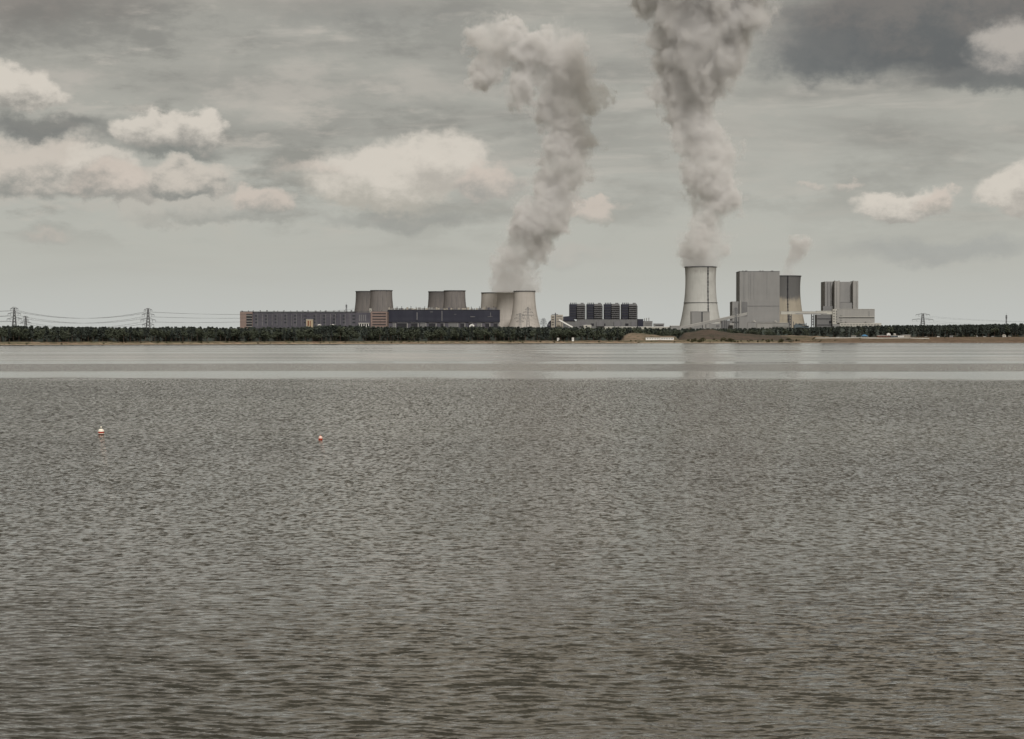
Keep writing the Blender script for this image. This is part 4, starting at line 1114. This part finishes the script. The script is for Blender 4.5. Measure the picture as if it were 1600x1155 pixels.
# the closed leafy mass inside the wood
pxs = np.arange(-300, 1900, 2.0); r = np.random.RandomState(5)
prof = r.normal(0, 1, len(pxs)); prof = np.convolve(prof, [.3, .5, .3], 'same')
rows = [(30, 0, -1), (32, .55, 0), (44, .74, 1), (60, .80, 1), (100, .82, 1), (140, .7, 1), (146, 0, -1)]
Xh = np.zeros((len(rows), len(pxs))); Yh = Xh.copy(); Zh = Xh.copy()
for i, (dd, fr, e) in enumerate(rows):
    for j, px in enumerate(pxs):
        y = float(woodY(px)) + dd; x = X(px, y); g0 = G(x, y) - .5
        tall = Z(float(skyline(px)), y) - g0
        Xh[i, j] = x; Yh[i, j] = y; Zh[i, j] = g0 + tall * fr + (prof[j] * .9 + r.normal(0, .5) if fr else 0)
tag(grid_mesh('undergrowth', Xh, Yh, Zh, M['pine'], False), 'dark closed undergrowth filling the wood between its trunks', 'undergrowth', None, 'stuff')

# shrubs on the beach and bank, each a thing
bzones = [(400, 'on the sand left of the long hall'), (620, 'on the sand below the long hall'), (860, 'on the sand below the black boiler house and pale towers'), (1005, 'on the beach below the boiler blocks'),
          (1065, 'before the white clubhouses'), (1250, 'at the foot of the bare spoil heap'), (1480, 'on the brown bank below the promenade'), (1700, 'beside the parked vans on the right bank')]
for i in range(205):
    px = rt.uniform(5, 1600) if i < 150 else rt.uniform(1062, 1290)
    x = X(px, 3000); sY = float(shore(X(px, float(shore(x))))); sY = float(shore(X(px, sY)))
    if 1060 < px < 1250: Yt = sY + rt.uniform(10, 48); h = rt.choice([1.2, 1.8, 2.4, 3.5, 5.5])
    elif px > 1480: Yt = 3560 + rt.uniform(-30, 18); h = rt.uniform(1.5, 4.5)
    elif px > 1250: Yt = sY + rt.uniform(20, 100); h = rt.uniform(.8, 2.2)
    else: Yt = sY + rt.uniform(6, 34); h = rt.uniform(.9, 2.6)
    x = X(px, Yt)
    zn = next(s_ for z_, s_ in bzones if px < z_)
    big_ = h > 2.2
    root = thing('shrub', (x, Yt, G(x, Yt) - .1), ('large dark shrub ' if big_ else 'small low shrub ') + zn, 'shrub', ('large' if big_ else 'small') + ' shrubs ' + zn)
    root.scale = (h * rt.uniform(.8, 1.5), h * .9, h); root.rotation_euler.z = rt.uniform(0, 6.28)
    o = bpy.data.objects.new('crown', rt.choice(bushes)); o.parent = root; COL.objects.link(o)
    o = bpy.data.objects.new('stem', rt.choice(btr)); o.parent = root; o.scale = (1, 1, .5); COL.objects.link(o)

# ------------------------------------------------------------------ steam
def plume(name, label, Yp, col_pts, blobs, dens, domain_pad=1.1, flat=.9, warp=26.0, colr=(.955, .947, .94), two=None, base_py=None, group='steam plumes', step=.12, soft=.27, seed=0.0, nz=1.0):
    """col_pts = [(py, centre px, half width px)] upwards; blobs = [(px, py, rx, ry)] extra billows.
       The density is computed in metres round that axis; the mesh is a rough hull around it."""
    s = Yp / F
    pts = sorted([(Z(py, Yp), X(c, Yp), hwp * s) for py, c, hwp in col_pts])
    B = [(X(bx, Yp), Z(by, Yp), rx * s, ry * s) for bx, by, rx, ry in blobs]
    m = bpy.data.materials.new(name + '_vapour'); m.use_nodes = True; g = m.node_tree; g.nodes.clear()
    geo = g.nodes.new('ShaderNodeNewGeometry'); P = geo.outputs['Position']
    x, y, z = separate(g, P)
    off = combine(g, x + seed, y + seed, z * .85)
    wn = noise_col(g, off, 1 / 60.0, 2.0)
    wn2 = noise_col(g, off, 1 / 22.0, 3.0)
    low = z.step(pts[0][0], pts[0][0] + 70, .12, 1.0)
    xw = x + ((wn[0] - .5) * warp * 2.2 + (wn2[0] - .5) * warp * .9) * low
    zw = z + ((wn[1] - .5) * warp * 1.6 + (wn2[1] - .5) * warp * .9) * low
    yw = y + (wn[2] - .5) * warp * low
    z0, z1 = pts[0][0], pts[-1][0]
    cx = curve(g, zw, z0, z1, [(p[0], p[1]) for p in pts]); rr = curve(g, zw, z0, z1, [(p[0], p[2]) for p in pts])
    ex = (xw - cx) / rr; ey = (yw - Yp) / (rr * flat)
    d = (ex * ex + ey * ey).sqrt()
    d = d.max((z1 - zw) * -.02 + .8)                     # closes the column at its top
    for bx, bz, rx, rz in B:
        u, v_, k_ = (xw - bx) * (1 / rx), (zw - bz) * (1 / rz), (yw - Yp) * (1 / (min(rx, rz) * 1.1))
        d = d.smin((u * u + v_ * v_ + k_ * k_).sqrt() * .92, .4)
    vor = voronoi(g, combine(g, xw, yw, zw), 1 / 28.0, 2.0, .55)
    vor2 = voronoi(g, combine(g, xw + 37.0, yw, zw), 1 / 62.0, 0.0)
    fn = noise(g, off, 1 / 17.0, 5.0, .62)
    e = d * .86 + ((vor - .42) * 30.0 + (vor2 - .45) * rr * .5 + (fn - .5) * 44.0) / rr.max(22.0) * nz * low.step(0, 1, .35, 1, 'LINEAR')
    patch = noise(g, off, 1 / 75.0, 2.0)
    de = e.step(1.0, 1.0 - soft) * patch.step(.35, .6, .15, 1.2)
    de = de * z.step(z0 - 1, z0 + 40, .8, 1.0)
    pv = g.nodes.new('ShaderNodeVolumePrincipled'); pv.inputs['Color'].default_value = tuple(colr) + (1,)
    pv.inputs['Anisotropy'].default_value = 0.0
    g.links.new((de * dens).s, pv.inputs['Density'])
    out = g.nodes.new('ShaderNodeOutputMaterial'); g.links.new(pv.outputs[0], out.inputs['Volume'])
    m.cycles.volume_step_rate = step; m.cycles.homogeneous_volume = False
    # hull
    mb = MB(); n = 26; k = 20; n0 = 0
    zs = np.linspace(z0, z1 + (25 if B else 0), n)
    for zz in zs:
        c0 = np.interp(zz, [p[0] for p in pts], [p[1] for p in pts]); r0 = np.interp(zz, [p[0] for p in pts], [p[2] for p in pts])
        pad = r0 * 1.12 + warp * .55 * min(1, (zz - z0) / 50)
        for j in range(k):
            a = 2 * math.pi * j / k; mb.v.append((c0 + pad * math.cos(a), Yp + pad * flat * math.sin(a), zz))
    for i in range(n - 1):
        for j in range(k):
            a, b_ = i * k + j, i * k + (j + 1) % k; mb.f.append((a, b_, b_ + k, a + k))
    mb.f.append(tuple(range(k))[::-1]); mb.f.append(tuple((n - 1) * k + j for j in range(k)))
    for bx, bz, rx, rz in B:
        n0 = len(mb.v); nn = 12; ry = min(rx, rz) * 1.1
        for i in range(nn + 1):
            t_ = math.pi * i / nn
            for j in range(k):
                a = 2 * math.pi * j / k; q = max(math.sin(t_), .02)
                mb.v.append((bx + (rx * 1.1 + warp * .5) * q * math.cos(a), Yp + (ry * 1.1 + warp * .4) * q * math.sin(a), bz - (rz * 1.1 + warp * .5) * math.cos(t_)))
        for i in range(nn):
            for j in range(k):
                a, b_ = n0 + i * k + j, n0 + i * k + (j + 1) % k; mb.f.append((a, b_, b_ + k, a + k))
        mb.f.append(tuple(n0 + j for j in range(k))[::-1]); mb.f.append(tuple(n0 + nn * k + j for j in range(k)))
    L = Vector((pts[0][1], Yp, pts[0][0])); me = bpy.data.meshes.new(name)
    me.from_pydata([(a - L.x, b_ - L.y, c - L.z) for a, b_, c in mb.v], [], mb.f); me.update()
    o = link_mesh(name, me, m); o.location = L
    if B:
        rm = o.modifiers.new('weld', 'REMESH'); rm.mode = 'VOXEL'; rm.voxel_size = 7.0
    tag(o, label, 'steam plume', group)
    return o

plume('steam_plume', 'broad leaning steam plume over the three pale cooling towers, breaking up to the left', 4780,
      [(457, 807, 41), (440, 806, 42), (420, 805, 43), (400, 812, 46), (380, 828, 54), (340, 848, 58), (300, 864, 51), (250, 884, 51), (200, 883, 50), (160, 878, 54), (130, 884, 56), (100, 880, 55), (60, 872, 46)],
      [(775, 62, 48, 44), (756, 110, 28, 38), (830, 82, 46, 36), (925, 150, 40, 26), (885, 62, 44, 28), (812, 140, 30, 40)], .055, seed=0.0)
plume('steam_plume', 'tall upright steam plume rising from the light grey cooling tower out of the picture', 4400,
      [(419, 1094.5, 31), (405, 1095, 39), (396, 1097, 50), (376, 1100, 52), (355, 1104, 40), (340, 1108, 42), (310, 1112, 50), (270, 1108, 55), (235, 1102, 58), (200, 1088, 48), (170, 1075, 56), (140, 1078, 68), (100, 1092, 86), (50, 1098, 96), (0, 1100, 112), (-60, 1095, 135), (-130, 1080, 150)],
      [], .055, seed=500.0)
plume('steam_wisp', 'small faint steam wisp drifting up from the dark topped cooling tower', 4700,
      [(430, 1230, 16), (415, 1234, 16), (400, 1243, 19), (385, 1251, 20), (366, 1252, 14)], [], .13, warp=14, soft=.8, nz=.4, seed=900.0, step=.2)
